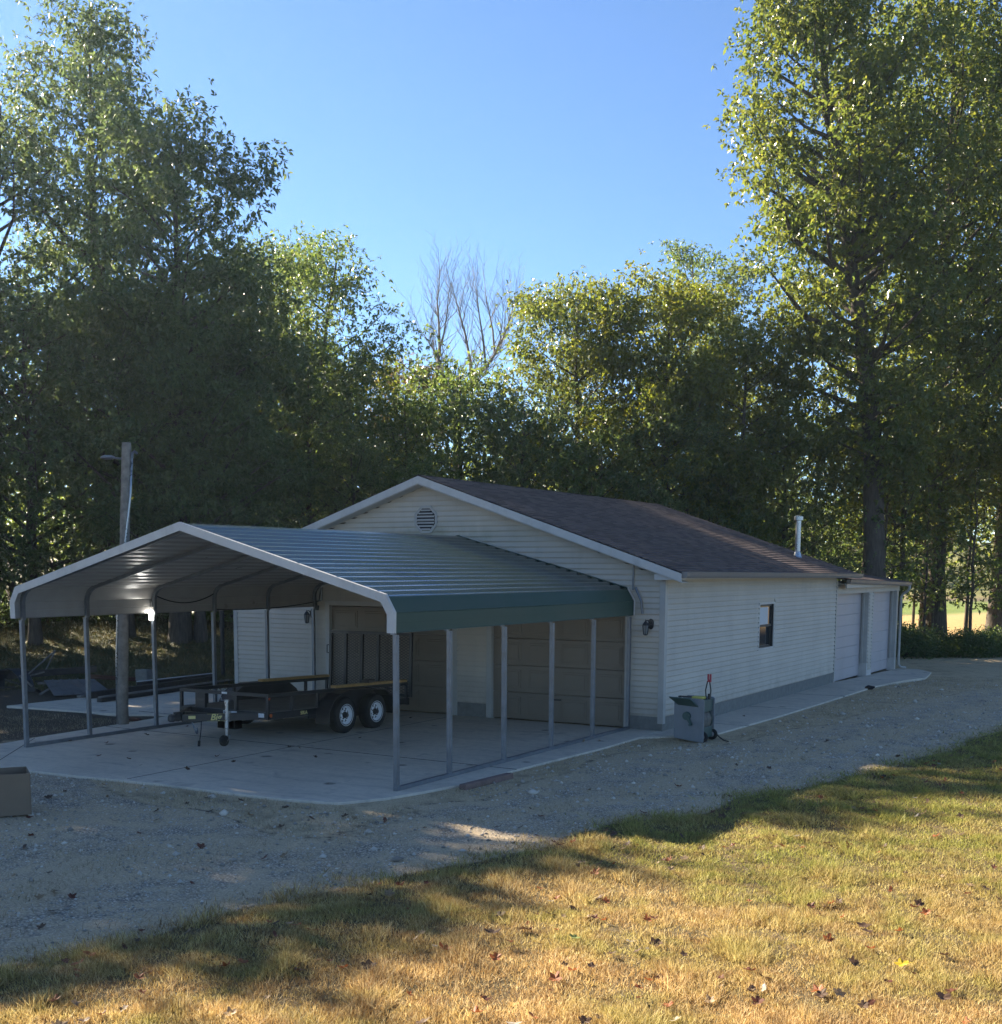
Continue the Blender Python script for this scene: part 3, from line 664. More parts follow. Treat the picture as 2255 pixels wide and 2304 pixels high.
# fenders
for s in (-1, 1):
    pr = [(-1.0,.20),(-.985,.42),(-.86,.60),(-.66,.71),(-.40,.755),(.42,.755),(.68,.71),(.86,.60),(.985,.42),(1.0,.26)]
    g = MB(); n = len(pr)
    xi, xo = s*BW, s*(BW+.285)
    vs = [(xi,a,b) for a, b in pr]+[(xo,a,b) for a, b in pr]+[(xi,a*.985,b-.012) for a, b in pr]+[(xo,a*.985,b-.012) for a, b in pr]
    fs = []
    for k in range(n-1): fs += [(k,k+1,n+k+1,n+k),(2*n+k,3*n+k,3*n+k+1,2*n+k+1),(n+k,n+k+1,3*n+k+1,3*n+k)]
    g.add(vs, fs)
    lip = [(xo,a,b) for a, b in pr]; g.tube(lip, .010, 6)
    if s == -1 or s == 1:   # inner web between fender and bed
        g.add([(xi-.002*s,a,b) for a, b in pr]+[(xi-.012*s,a,b) for a, b in pr], [tuple(range(n)), tuple(range(2*n-1,n-1,-1))])
    tb(g, 'fender', M['black_metal'])
    g = MB(); g.box(s*(BW-.02),-1.2,.29,s*BW,1.15,.35)
    for yy in (-.45,.45): g.tube([(s*.6,yy,.29),(s*1.1,yy,.30)], .035, 8)
    tb(g, 'axle', M['dark'])
    for yy in (-.45, .45):
        xc = s*1.145; zc = .318 + yy*.026*0
        W = MB(); W.lathe([(.17,-.10),(.25,-.105),(.295,-.10),(.318,-.07),(.322,0),(.318,.07),(.295,.10),(.25,.105),(.17,.10)], (xc,yy,zc), 'x', 40)
        for k in range(40):      # tread blocks
            t = 2*math.pi*k/40; W.beam((xc-.07,yy+.322*math.cos(t),zc+.322*math.sin(t)),(xc+.07,yy+.322*math.cos(t),zc+.322*math.sin(t)),.03,.008,(0,math.cos(t),math.sin(t)))
        wh = tb(W, 'wheel', M['rubber'], smooth=False)
        g = MB(); na = 48; bands = [.055,.085,.092,.118,.128,.150,.165,.188]
        xs = [.055,.052,.05,.045,.045,.05,.07,.10]
        ring = [[(xc+s*xs[i], yy+r*math.cos(2*math.pi*k/na), zc+r*math.sin(2*math.pi*k/na)) for k in range(na)] for i, r in enumerate(bands)]
        fs = []
        for i in range(len(bands)-1):
            for k in range(na):
                hole = (i in (2, 3) and k % 6 in (1, 2, 3, 4) and not (i == 2 and k % 6 in (1, 4))) or (i == 4 and k % 6 in (2, 3) and False)
                if not hole: fs.append((i*na+k, i*na+(k+1) % na, (i+1)*na+(k+1) % na, (i+1)*na+k))
        g.add([v for r in ring for v in r], fs)
        g.lathe([(.175,s*.085),(.19,s*.108),(.197,s*.105),(.19,s*.09)], (xc,yy,zc), 'x', 40)
        tb(g, 'rim', M['rim'], wh)
        g = MB(); g.lathe([(.06,s*.03),(.058,s*.075),(.04,s*.10),(.035,s*.125),(.001,s*.128)], (xc,yy,zc), 'x', 20); g.lathe([(.17,s*.015),(.001,s*.015)], (xc,yy,zc), 'x', 24)
        for k in range(5):
            t = 2*math.pi*k/5+.3; g.tube([(xc+s*.05,yy+.075*math.cos(t),zc+.075*math.sin(t)),(xc+s*.075,yy+.075*math.cos(t),zc+.075*math.sin(t))], .011, 6)
        tb(g, 'hub', M['dark'], wh)
# ramp gate
g = MB(); GZ0, GZ1, gy_ = .50, 1.72, YR+.05
for xx in (-BW+.02,-.60,-.20,.20,.60,BW-.02): g.beam((xx,gy_,GZ0),(xx,gy_+.02,GZ1),.055 if abs(xx) < .9 else .06,.05,(0,1,0))
for zz in (GZ0, GZ1-.03): g.beam((-BW,gy_+.01,zz),(BW,gy_+.01,zz),.06,.06)
g.tube([(-BW-.03,gy_,1.42),(-BW-.07,gy_,1.42),(-BW-.07,gy_,1.26),(-BW-.03,gy_,1.26)], .012, 6)
gate = tb(g, 'ramp_gate', M['black_metal'])
g = MB(); st = .055; w_ = .010
for sgn in (1, -1):
    k = -30
    while k*st < 3.6:
        c0 = k*st; pts = []
        # line z-GZ0 = sgn*(0.55*(x+BW)) + c
        for xx in (-BW, BW):
            pts.append((xx, GZ0+sgn*.55*(xx+BW)+c0-(0 if sgn > 0 else 0)))
        (xa, za), (xb, zb) = pts
        t0, t1 = 0.0, 1.0; dz = zb-za
        lo, hi = GZ0, GZ1-.03
        ta, tb_ = (lo-za)/dz, (hi-za)/dz
        t0, t1 = max(t0, min(ta, tb_)), min(t1, max(ta, tb_))
        if t1-t0 > .01:
            p = (xa+(xb-xa)*t0, gy_+.03+.003*sgn, za+dz*t0); q = (xa+(xb-xa)*t1, gy_+.03+.003*sgn, za+dz*t1); g.beam(p, q, .004, w_, (0,0,1))
        k += 1
tb(g, 'mesh', M['dark'], gate)
# tongue
g = MB()
for s in (-1, 1): g.beam((s*.78,YF+.02,.405),(s*.05,-3.25,.40),.06,.125)
g.box(-.30,-2.86,.34,.30,-2.80,.46)
tb(g, 'tongue', M['black_metal'], bevel=.004)
g = MB(); g.box(-.05,-3.38,.36,.05,-3.18,.46); g.lathe([(.001,.10),(.05,.09),(.065,.05),(.065,0),(.045,-.02)], (0,-3.42,.37), 'z', 14); g.box(-.025,-3.36,.46,.025,-3.22,.50)
tb(g, 'coupler', M['dark'])
d_ = Vector((.73,1.02,0)).normalized(); nn = Vector((d_.y,-d_.x,0))
def text(body, size, org, dx, dz, name, parent, mat, shear=0):
    cu = bpy.data.curves.new('lettering', 'FONT'); cu.body = body; cu.size = size; cu.extrude = .001; cu.offset = size*.022; cu.shear = shear
    to = bpy.data.objects.new('lettering', cu); COL.objects.link(to); bpy.context.view_layer.update()
    me = bpy.data.meshes.new_from_object(to.evaluated_get(bpy.context.evaluated_depsgraph_get())); bpy.data.objects.remove(to)
    dx, dz = Vector(dx).normalized(), Vector(dz).normalized(); dn = dx.cross(dz)
    me.transform(Matrix((( dx.x,dz.x,dn.x,org[0]),(dx.y,dz.y,dn.y,org[1]),(dx.z,dz.z,dn.z,org[2]),(0,0,0,1))))
    me.materials.clear(); me.materials.append(mat); o = obj(name, me, parent); return o
def onbeam(t, off=.033): p = Vector((.05,-3.25,0)).lerp(Vector((.78,-2.23,0)), t); return p + nn*off
p = onbeam(.36); text('Big', .145, (p.x,p.y,.360), d_, (0,0,1), 'lettering', TR, M['letter'], .25)
g = MB()
p = onbeam(.08, .032); q = onbeam(.17, .032); g.beam((p.x,p.y,.41),(q.x,q.y,.41),.003,.05)
tb(g, 'decal', M['letter'])
g = MB()
for zz in (.459,.345): p = onbeam(.32,.0315); q = onbeam(.62,.0315); g.beam((p.x,p.y,zz),(q.x,q.y,zz),.002,.003)
tb(g, 'pinstripe', M['letter'])
text('50LA', .085, (BW+.003,-1.42,.385), (0,1,0), (0,0,1), 'lettering', TR, M['letter'])
g = MB(); g.box(-.02,YF-.004,RT-.045,.10,YF-.001,RT-.01); tb(g, 'decal', M['sticker'])
for xa in (.02, .62):
    g = MB(); g.box(xa,YF-.006,.385,xa+.30,YF-.002,.455); tb(g, 'reflector_plate', M['sticker'])
for q_, c_ in ((.03, (BW,-2.18,.42)), (.02, (BW,-2.22,.70))):
    g = MB(); g.lathe([(q_,0),(q_,.012),(.001,.015)], c_, 'x', 12); tb(g, 'marker_light', M['orange'])
jx, jy = .50, -2.69
J = MB(); J.tube([(jx,jy,.20),(jx,jy,.66)], .032, 12); J.box(jx-.05,jy-.02,.33,jx+.02,jy+.09,.50); J.tube([(jx,jy,.64),(jx,jy,.69)], .042, 12); J.tube([(jx,jy,.67),(jx-.10,jy-.02,.68),(jx-.10,jy-.02,.73)], .009, 6)
J.tube([(jx,jy,.06),(jx,jy,.22)], .025, 10); J.add([(jx-.05,jy-.06,-.02),(jx-.05,jy+.03,.12),(jx+.05,jy+.03,.12),(jx+.05,jy-.06,-.02),(jx-.05,jy+.05,.10),(jx+.05,jy+.05,.10)], [(0,1,4),(3,5,2),(1,2,5,4)])
jk = tb(J, 'jack', M['zinc'])
g = MB(); g.lathe([(.02,-.03),(.085,-.03),(.09,-.02),(.09,.02),(.085,.03),(.02,.03)], (jx,jy-.06,.018), 'x', 22); tb(g, 'jack_wheel', M['rubber'], jk)
g = MB(); cp = [Vector((.12+.05*math.sin(k*.3), -3.10+.012*k, .34-.20*math.sin(k/10*math.pi*.8))) for k in range(11)]
g.tube(cp, [.012 if k % 2 else .018 for k in range(11)], 6)
tb(g, 'safety_chain', M['galv'])
g = MB(); g.tube([(.22,-2.98,.36),(.23,-3.0,.2),(.22,-3.02,.03),(.21,-3.02,-.06)], .008, 6); g.tube([(.21,-3.02,.02),(.20,-3.02,-.07)], .022, 8); tb(g, 'wiring_plug', M['cable'])
# boards lying on the rails
def zt(yl, h): return h - .026*yl
for xx, ya, yb, lab in ((-4.88,-3.37,-1.16,'yellow timber board lying on near trailer rail above the wheels'), (-6.82,-3.10,-1.10,'yellow timber board lying on far trailer rail by the white siding')):
    g = MB(); g.beam((xx,ya,zt(ya+2.91,.805)),(xx,yb,zt(yb+2.91,.805)),.12,.045)
    o = g.build('timber_board', M['timber'], bevel=.004); tag(o, lab, 'board', 'timber boards on the trailer rails')
g = MB(); g.box(-4.96,-2.45,.815,-4.78,-2.25,.875); tag(g.build('webbing_strap', M['dark_wood'], bevel=.02), 'dark folded strap over the near timber board on trailer', 'strap')
g = MB(); 
for a in (0, 1): g.box(-7.05+a*.0,-4.02,.0+a*.0,-6.63,-3.82,.19)
tag(g.build('concrete_block', M['block'], bevel=.01), 'grey concrete block on the slab beneath the trailer tongue', 'block')

# ------------------------------------------------------------------ utility pole
UP = thing('utility_pole', (-8.91,-4.55,0), 'weathered wooden pole with a small yard light standing beside the carport', 'utility pole')
g = MB(); pts = [(-8.91,-4.55,-.3),(-8.91,-4.55,.3),(-8.85,-4.51,2.2),(-8.73,-4.43,5.12),(-8.73,-4.43,5.16)]; g.tube(pts, [.105,.102,.092,.083,.078], 16); g.build('pole', M['old_wood'], UP, smooth=True)
g = MB(); g.tube([(-8.985,-4.62,-.02),(-8.97,-4.61,1.2),(-8.88,-4.59,2.6),(-8.72,-4.53,3.4),(-8.67,-4.43,4.2),(-8.645,-4.39,4.90)], .02, 8); g.build('conduit', M['zinc'], UP, smooth=True)
g = MB(); g.tube([(-8.645,-4.39,4.88),(-8.64,-4.38,4.97),(-8.60,-4.36,5.0),(-8.56,-4.34,4.96)], .026, 8); g.build('weatherhead', M['galv'], UP)
g = MB(); g.tube([(-8.70,-4.43,4.86),(-8.88,-4.50,4.88),(-8.96,-4.54,4.89)], .016, 8); A = g.build('lamp_arm', M['galv'], UP)
g = MB(); g.lathe([(.001,.05),(.06,.048),(.10,.03),(.115,.0),(.10,-.02),(.06,-.03),(.001,-.032)], (0,0,0), 'z', 18)
g.v = [(-9.06+a*1.35, -4.58+b, 4.89+c*.9) for a, b, c in g.v]; g.build('lamp_head', M['galv'], UP, smooth=True)
g = MB(); g.tube([(-9.0,-4.50,1.1),(-9.0,-4.50,2.6)], .014, 6); g.box(-9.03,-4.54,1.95,-8.96,-4.47,2.4); g.build('junction_box', M['galv'], UP)
g = MB(); g.tube([(-13.59,3.11,-.1),(-13.59,3.11,2.55)], .055, 10); g.tube([(-13.59,3.11,1.35),(-13.59,3.11,1.5)], .068, 10); g.tube([(-13.59,3.11,2.55),(-13.59,3.11,2.6)], .07, 10)
tag(g.build('steel_post', M['dark'], smooth=False), 'plain black steel post beyond the carport, left of the garage', 'post')

# ------------------------------------------------------------------ hose reel cart and what lies on it
HC = thing('hose_reel_cart', (.86,-.65,-.03), 'grey and green hose reel cart standing at the garage corner', 'hose reel cart')
hx0, hx1, hy0, hy1 = .58, 1.13, -.86, -.32
for yy in (hy0, hy1-.035):
    g = MB(); g.extrude([(hx0+.02,.02),(hx1-.02,-.035),(hx1,.0),(hx1,.70),(hx1-.04,.725),(hx0+.04,.725),(hx0,.68),(hx0,.06)], 'y', yy, yy+.035); g.build('side_panel', M['reel_grey'], HC, bevel=.012)
g = MB(); g.box(hx0+.03,hy0+.036,.48,hx1-.03,hy1-.036,.70); g.box(hx0+.03,hy0+.036,.03,hx1-.03,hy1-.036,.22); g.box(hx0+.02,hy0+.036,.2201,hx0+.06,hy1-.036,.4799)
g.build('body', M['reel_green'], HC, bevel=.012)
g = MB(); g.slab((hx0+.08,hy0-.004,.60),(hx1-.10,hy0-.004,.58),(hx1-.20,hy0-.15,.73),(hx0-.04,hy0-.15,.74), .022); g.build('handle_tray', M['reel_green'], HC, bevel=.006)
g = MB()
for k in range(11):
    yy = hy0+.06+k*.038; g.lathe([(.155+.015*(k % 3),-.014),(.185+.015*(k % 3),0),(.155+.015*(k % 3),.014),(.14,0),(.155+.015*(k % 3),-.014)], (hx1-.22,yy,.33), 'y', 24)
g.build('hose', M['hose'], HC, smooth=True)
g = MB(); g.lathe([(.205,-.006),(.215,0),(.205,.006),(.19,0)], (hx1-.22,hy1-.10,.33), 'y', 24); g.tube([(hx1-.22,hy0+.03,.33),(hx1-.22,hy1-.03,.33)], .12, 16); g.build('reel', M['reel_green'], HC)
g = MB(); g.lathe([(.001,-.03),(.07,-.03),(.075,0)], (hx0+.24,hy0-.004,.42), 'y', 18); g.beam((hx0+.24,hy0-.035,.42),(hx0+.34,hy0-.035,.28),.05,.02,(0,1,0)); g.tube([(hx0+.34,hy0-.03,.28),(hx0+.34,hy0-.12,.28)], .022, 10); g.build('crank', M['reel_green'], HC)
for yy in (hy0+.05, hy1-.02):
    g = MB(); g.lathe([(.03,-.02),(.085,-.022),(.10,-.012),(.10,.012),(.085,.022),(.03,.02)], (hx1-.04,yy,.065), 'y', 22); wh = g.build('wheel', M['rubber'], HC)
    g = MB(); g.lathe([(.001,-.028),(.035,-.026),(.05,-.02),(.05,.02),(.035,.026),(.001,.028)], (hx1-.04,yy,.065), 'y', 16); g.build('hub', M['reel_grey'], wh)
BC = thing('bolt_cutter', (1.06,-.60,.70), 'red handled cutter standing upright in the hose reel cart', 'hand tool')
g = MB(); g.tube([(1.075,-.62,.70),(1.06,-.62,.86),(1.085,-.61,1.0),(1.09,-.61,1.02)], .011, 6); g.tube([(1.13,-.58,.70),(1.14,-.58,.86),(1.12,-.59,1.0)], .011, 6); g.box(1.10,-.62,.70,1.14,-.585,.80); g.build('shaft', M['dark'], BC)
g = MB(); g.box(1.09,-.63,1.0,1.15,-.58,1.04); g.box(1.087,-.63,1.04,1.112,-.59,1.14); g.box(1.128,-.63,1.04,1.153,-.59,1.14); g.build('grip', M['red'], BC, bevel=.006)
g = MB(); g.box(.86,-.78,.705,1.07,-.60,.755); tag(g.build('sponge', M['yellow'], bevel=.02), 'yellow plastic item lying on top of the hose reel cart', 'sponge')
g = MB(); g.beam((.60,-.72,.735),(.92,-.66,.735),.03,.025); g.beam((.62,-.715,.735),(.66,-.71,.735),.05,.03); tag(g.build('hand_tool', M['dark'], bevel=.005), 'dark slim tool lying across the hose reel cart top', 'hand tool')
g = MB(); g.tube([(1.14,-.34,.10),(1.22,-.32,.02),(1.32,-.38,-.02),(1.45,-.50,-.02)], .012, 6); tag(g.build('garden_hose', M['cable'], smooth=True), 'loose black hose end trailing from the reel cart wheel', 'hose')

# ------------------------------------------------------------------ yard items
BX = thing('cardboard_box', (-3.75,-10.9,float(H(-3.75,-10.9))), 'open brown cardboard box on the dry grass beside the gravel', 'box')
ax = Vector((-.56,-.83,0)).normalized(); ay = Vector((-.83,.56,0)); p0 = Vector((-3.52,-10.91,-.03)); LN, WD, HT = .95, .55, .50
g = MB()
def wallp(a, b, h):
    a, b = Vector(a), Vector(b); n = (b-a).cross(Vector((0,0,1))).normalized()*.008
    g.add([a,b,b+Vector((0,0,h)),a+Vector((0,0,h)),a+n,b+n,b+n+Vector((0,0,h)),a+n+Vector((0,0,h))], [(0,1,2,3),(7,6,5,4),(0,4,5,1),(1,5,6,2),(2,6,7,3),(3,7,4,0)])
c0, c1, c2, c3 = p0, p0+ax*LN, p0+ax*LN+ay*WD, p0+ay*WD
for a, b in ((c0,c1),(c1,c2),(c2,c3),(c3,c0)): wallp(a, b, HT)
g.build('side', M['card'], BX)
g = MB(); g.quad(c0+Vector((0,0,.01)), c1+Vector((0,0,.01)), c2+Vector((0,0,.01)), c3+Vector((0,0,.01))); g.build('bottom', M['card'], BX)
g = MB(); g.beam((-.02,-6.78,-.01),(.05,-5.62,-.01),.12,.10); tag(g.build('edging_timber', M['edging'], bevel=.012), 'faded red edging timber along the slab by the right carport rail', 'edging')
import bmesh
def rock(name, c, r, mat, sd, flat=.6):
    bm = bmesh.new(); bmesh.ops.create_icosphere(bm, subdivisions=2, radius=1); rs = random.Random(sd)
    for v in bm.verts: k = 1+rs.uniform(-.22,.22); v.co = Vector((v.co.x*r*1.3*k, v.co.y*r*k, v.co.z*r*flat*k))+Vector(c)
    me = bpy.data.meshes.new(name); bm.to_mesh(me); bm.free(); me.materials.append(mat); return obj(name, me)
tag(rock('rock', (1.25,10.3,.02), .09, M['rock'], 3), 'small black rock at the far edge of the side walkway', 'rock')
tag(rock('rock', (-9.25,-3.95,.0), .10, M['rust'], 5, .4), 'small dark lump of debris beside the pole base', 'rock')
def item(mb, name, mat, lab, cat, group=None, bevel=0): return tag(mb.build(name, mat, bevel=bevel), lab, cat, group)
g = MB(); g.slab((-13.95,-1.95,.02),(-13.45,-.75,.02),(-14.7,-.15,.22),(-15.2,-1.2,.24), .02)
for k in range(1, 6):
    a = Vector((-13.95,-1.95,.03)).lerp(Vector((-13.45,-.75,.03)), k/6); b = Vector((-15.2,-1.2,.25)).lerp(Vector((-14.7,-.15,.23)), k/6); g.beam(a, b, .03, .02)
item(g, 'metal_sheet', M['tin'], 'pale dented tin sheet leaning on the scrap heap left of the pole', 'metal sheet')
g = MB(); g.beam((-16.3,-1.4,.30),(-15.4,.55,.38),.09,.16); item(g, 'old_plank', M['dark_wood'], 'thick dark plank along the back of the scrap heap', 'plank', bevel=.01)
g = MB(); g.beam((-15.5,-1.5,.32),(-16.1,-.1,.84),.02,.03); g.beam((-16.1,-.1,.84),(-15.9,-.6,.36),.02,.03); g.beam((-15.5,-1.5,.32),(-15.9,-.6,.36),.02,.03)
item(g, 'scrap_bracket', M['old_wood'], 'grey triangular frame propped up on the scrap heap', 'scrap')
g = MB(); g.slab((-14.9,-.1,.24),(-14.1,1.2,.08),(-14.35,1.35,.10),(-15.15,.05,.30), .03); g.beam((-15.0,-.05,.26),(-14.2,1.25,.1),.1,.09); item(g, 'rusty_panel', M['rust'], 'rusty brown panel lying between scrap heap and pole', 'panel')
g = MB()
for k in range(9):
    a = math.pi*k/8; b = math.pi*(k+1)/8
    if k < 8: g.slab((-15.9-.55*math.cos(a),-1.7,.0+.52*math.sin(a)),(-15.9-.55*math.cos(b),-1.7,.52*math.sin(b)),(-15.7-.55*math.cos(b),-1.5,.52*math.sin(b)),(-15.7-.55*math.cos(a),-1.5,.52*math.sin(a)), .02)
item(g, 'old_mudguard', M['dark'], 'arched dark mudguard at the left end of the scrap heap', 'mudguard')
rs = random.Random(4); stick = None
for k in range(9):
    p = Vector((-14.9+rs.uniform(-.6,.5), -1.75+rs.uniform(-.3,.4), .06+rs.uniform(0,.2))); d = Vector((rs.uniform(-1,1), rs.uniform(-1,1), rs.uniform(-.25,.3))).normalized()*rs.uniform(.3,.75)
    g = MB(); g.beam(p, p+d, .05, .035)
    item(g, 'scrap_stick', M['old_wood'] if k % 2 else M['dark_wood'], 'broken wood scrap jumbled in front of the leaning tin sheet', 'wood scrap', 'broken wood scraps in the heap')
labs = ['dark steel beam nearest the slab, lying behind the pole','long grey board second from slab behind the pole','long dark beam in the middle of the timber row','white edged beam at back of the timber row beside black post','short grey board lying by the white driveway edge']
for k, (a, b, w_, h_, mt) in enumerate([((-12.1,-2.3,.05),(-12.7,2.6,.05),.12,.09,'dark'),((-12.5,-1.9,.04),(-13.1,3.0,.04),.16,.06,'old_wood'),((-12.9,-1.9,.07),(-13.3,2.5,.10),.15,.14,'dark_wood'),((-13.55,.2,.09),(-13.7,2.9,.09),.14,.16,'dark_wood'),((-13.2,-1.9,.03),(-13.35,.6,.03),.14,.05,'old_wood')]):
    g = MB(); g.beam(a, b, w_, h_)
    item(g, 'long_timber', M[mt], labs[k], 'timber', 'long timbers lying on the driveway', .006)
g = MB(); g.beam((-13.62,.2,.18),(-13.77,2.9,.18),.03,.02); item(g, 'white_strip', M['rim'], 'thin white strip on top of the rear dark timber', 'strip')
for k, (xx, yy, zz, lb) in enumerate(((-14.15,.95,.0,'grey block at the bottom of the pair behind the timbers'),(-14.15,.95,.20,'grey block on top of the pair behind the timbers'))):
    g = MB(); g.box(xx-.2,yy-.12,zz-.02 if k == 0 else zz,xx+.2,yy+.12,zz+.195); item(g, 'concrete_block', M['block'], lb, 'block', None, .01)

# ------------------------------------------------------------------ vegetation
def leaves(C, L, W, rg, up=.25, droop=.0, per=1):
    n = len(C); nrm = rg.normal(size=(n,3)); nrm[:,2] = np.abs(nrm[:,2])+up; nrm /= np.linalg.norm(nrm, axis=1)[:,None]
    a = rg.normal(size=(n,3)); a[:,2] -= droop; a -= nrm*np.sum(a*nrm, 1)[:,None]; a /= np.linalg.norm(a, axis=1)[:,None]
    b = np.cross(nrm, a); s = (.5+1.05*rg.uniform(0,1,n)**1.4)[:,None]
    fold = nrm*(W*.22)*s
    p0 = C - a*L*.5*s; p1 = C + b*W*.5*s + fold + a*L*.02*s; p2 = C + a*L*.5*s - nrm*L*.10*s; p3 = C - b*W*.5*s + fold + a*L*.02*s
    V = np.stack([p0,p1,p2,p3], 1).reshape(-1,3); F = np.arange(4*n).reshape(n,4); return V, F
def tufts(P, B, L, W, rg, per, droop):
    n = len(P)*per; P = np.repeat(P, per, 0); B = np.repeat(B, per, 0)
    a = rg.normal(size=(n,3)); a /= np.linalg.norm(a, axis=1)[:,None]; a = a + B*.55; a[:,2] -= droop; a /= np.linalg.norm(a, axis=1)[:,None]
    nrm = rg.normal(size=(n,3))*.7; nrm[:,2] += .9; nrm -= a*np.sum(a*nrm, 1)[:,None]; nrm /= np.linalg.norm(nrm, axis=1)[:,None]
    b = np.cross(nrm, a); s = (.55+.9*rg.uniform(0,1,n)**1.3)[:,None]; f = nrm*(W*.20)*s
    p0 = P + a*L*.12*s; p1 = P + a*L*.62*s + b*W*.5*s + f; p2 = P + a*L*1.1*s - np.array([0,0,1])*L*.14*s; p3 = P + a*L*.62*s - b*W*.5*s + f
    return np.stack([p0,p1,p2,p3], 1).reshape(-1,3), np.arange(4*n).reshape(n,4)
def tree_meshes(seed, h, hb, r, nlimb, tr, leafmat, barkmat, nleaf, L=.15, W=.09, lean=(0,0), top=.35, sig=.30, spread=1.0, tpath=None, twigs=2, low=.3, droop=.3, clus=26):
    rg = np.random.default_rng(seed); mb = MB()
    npt = 9; tp = []
    for k in range(npt):
        t = k/(npt-1); j = .0 if k == 0 else .012*h*t
        tp.append(Vector((lean[0]*t**1.3 + rg.normal()*j*.5, lean[1]*t**1.3 + rg.normal()*j*.5, h*.95*t)))
    if tpath: tp = [Vector(q) for q in tpath]; npt = len(tp)
    rad = [tr*(1-.93*(k/(npt-1))**.9) + .015 for k in range(npt)]; rad[0] *= 1.35
    mb.tube([tp[0]-Vector((0,0,.4))]+tp, [rad[0]*1.05]+rad, 10)
    def trunk(z):
        for k in range(npt-1):
            if tp[k+1].z >= z: 
                f = (z-tp[k].z)/max(1e-6, tp[k+1].z-tp[k].z); return tp[k].lerp(tp[k+1], f), rad[k]*(1-f)+rad[k+1]*f
        return tp[-1], rad[-1]
    blobs = []; az = rg.uniform(0, 6.28)
    for k in range(nlimb):
        t = (k+.5*rg.uniform(.2,1.8))/nlimb; t = min(t, .99); z = hb + (h*.97-hb)*t
        env = (low + (1-low)*math.sin(math.pi*min(1, t/.42)/2)) if t < .42 else (top + (1-top)*math.cos(math.pi*(t-.42)/.58/2)**.85)
        ln = r*env*rg.uniform(.55,1.12); az += 2.4+rg.normal()*.35
        up = rg.uniform(.15,.55)+.5*t
        zs = max(hb*.75, z - ln*up*.8); p, rp = trunk(zs)
        e = Vector((p.x+math.cos(az)*ln, p.y+math.sin(az)*ln, min(h, zs+ln*up+rg.normal()*.15)))
        mid = p.lerp(e, .5)+Vector((rg.normal()*.08*ln, rg.normal()*.08*ln, -.04*ln+rg.normal()*.05*ln))
        r0 = min(rp*.62, .03+.028*ln)
        mb.tube([p, mid, e], [r0, r0*.6, .012], 6, False)
        rb = (.55+.11*r)*rg.uniform(.75,1.2)*spread
        blobs.append((e, rb, mid)); 
        if ln > 1.2: blobs.append((p.lerp(e, .62)+Vector((rg.normal()*.4,rg.normal()*.4,rg.uniform(.1,.6))), rb*.85, mid))
        if ln > 2.4: blobs.append((mid+Vector((rg.normal()*.5,rg.normal()*.5,rg.uniform(.2,.8))), rb*.85, mid))
    blobs.append((tp[-1]+Vector((0,0,.1)), .55*spread+.06*r, tp[-2]))
    wts = np.array([b[1]**2.2 for b in blobs]); cnt = np.maximum(1, (nleaf*wts/wts.sum()/clus).astype(int))
    Cs = []; Bs = []; per = 7
    for (e, rb, mid), c in zip(blobs, cnt):
        d = rg.normal(size=(c,3)); d /= np.linalg.norm(d, axis=1)[:,None]; q = d*(rb*rg.uniform(.25,1.05,c)**.6)[:,None]; q[:,2] *= .72
        cc = np.array(e)+q
        for m_ in range(min(twigs, c)): mb.tube([e, Vector(cc[m_])], [.012,.005], 3, False)
        s = sig*rg.uniform(.6,1.25,c)
        nt_ = max(2, clus//per)
        pts = cc[:,None,:] + rg.normal(size=(c,nt_,3))*s[:,None,None]*np.array([1,1,.6])
        bi = q/np.maximum(np.linalg.norm(q, axis=1), .1)[:,None]
        Cs.append(pts.reshape(-1,3)); Bs.append(np.repeat(bi, nt_, 0))
    V, F = tufts(np.concatenate(Cs), np.concatenate(Bs), L, W, rg, per, droop)
    cm = np_mesh('crown', V, F, M[leafmat])
    tm = bpy.data.meshes.new('trunk'); tm.from_pydata([tuple(v) for v in mb.v], [], mb.f); tm.update(); tm.materials.append(M[barkmat])
    tm.polygons.foreach_set('use_smooth', [True]*len(tm.polygons))
    return tm, cm
def plant_tree(meshes, Rr, D, label, group, rz=0, sc_=1, name='tree', cat='tree', dz=-.05):
    xx, yy = at(Rr, D); o = thing(name, (xx, yy, float(H(xx,yy))+dz), label, cat, group, rz)
    o.scale = (sc_, sc_, sc_)
    if meshes[0] is not None: obj('trunk', meshes[0], o)
    if meshes[1] is not None: obj('crown', meshes[1], o)
    return o
VW = R_(30.3)   # rotating lean into view: local +x -> picture right
LG, RG, CG = 'trees on the left bank', 'trees right of the garage', 'trees behind the garage'
T = lambda **k: tree_meshes(**k)
plant_tree(T(seed=1,h=18.6,hb=4.5,r=3.6,nlimb=40,tr=.30,leafmat='leaf_dark',barkmat='bark',nleaf=74100,L=.155,W=.064,top=.34,lean=(.1,0)), -13.0, 40, 'tallest dark oak on the left, trunk showing high up', LG, VW, name='oak_tree')
plant_tree(T(seed=2,h=16.4,hb=4,r=3.8,nlimb=30,tr=.28,leafmat='leaf_dark',barkmat='bark',nleaf=22100,L=.155,W=.064,top=.42,lean=(.8,0)), -16.0, 38.5, 'loose dark oak cut off by the left picture edge', LG, VW, name='oak_tree')
plant_tree(T(seed=3,h=14.6,hb=3,r=2.7,nlimb=46,tr=.27,leafmat='leaf_dark',barkmat='bark',nleaf=74100,L=.155,W=.064,top=.55,lean=(.3,0)), -9.5, 36, 'dense dark oak with a broad shoulder, right of the tallest oak', LG, VW, name='oak_tree')
plant_tree(T(seed=4,h=11.6,hb=3,r=1.9,nlimb=34,tr=.2,leafmat='leaf_dark',barkmat='bark',nleaf=41990,L=.155,W=.064,top=.5), -8.3, 40, 'lower dark oak stepping down from the left grove', LG, VW, name='oak_tree')
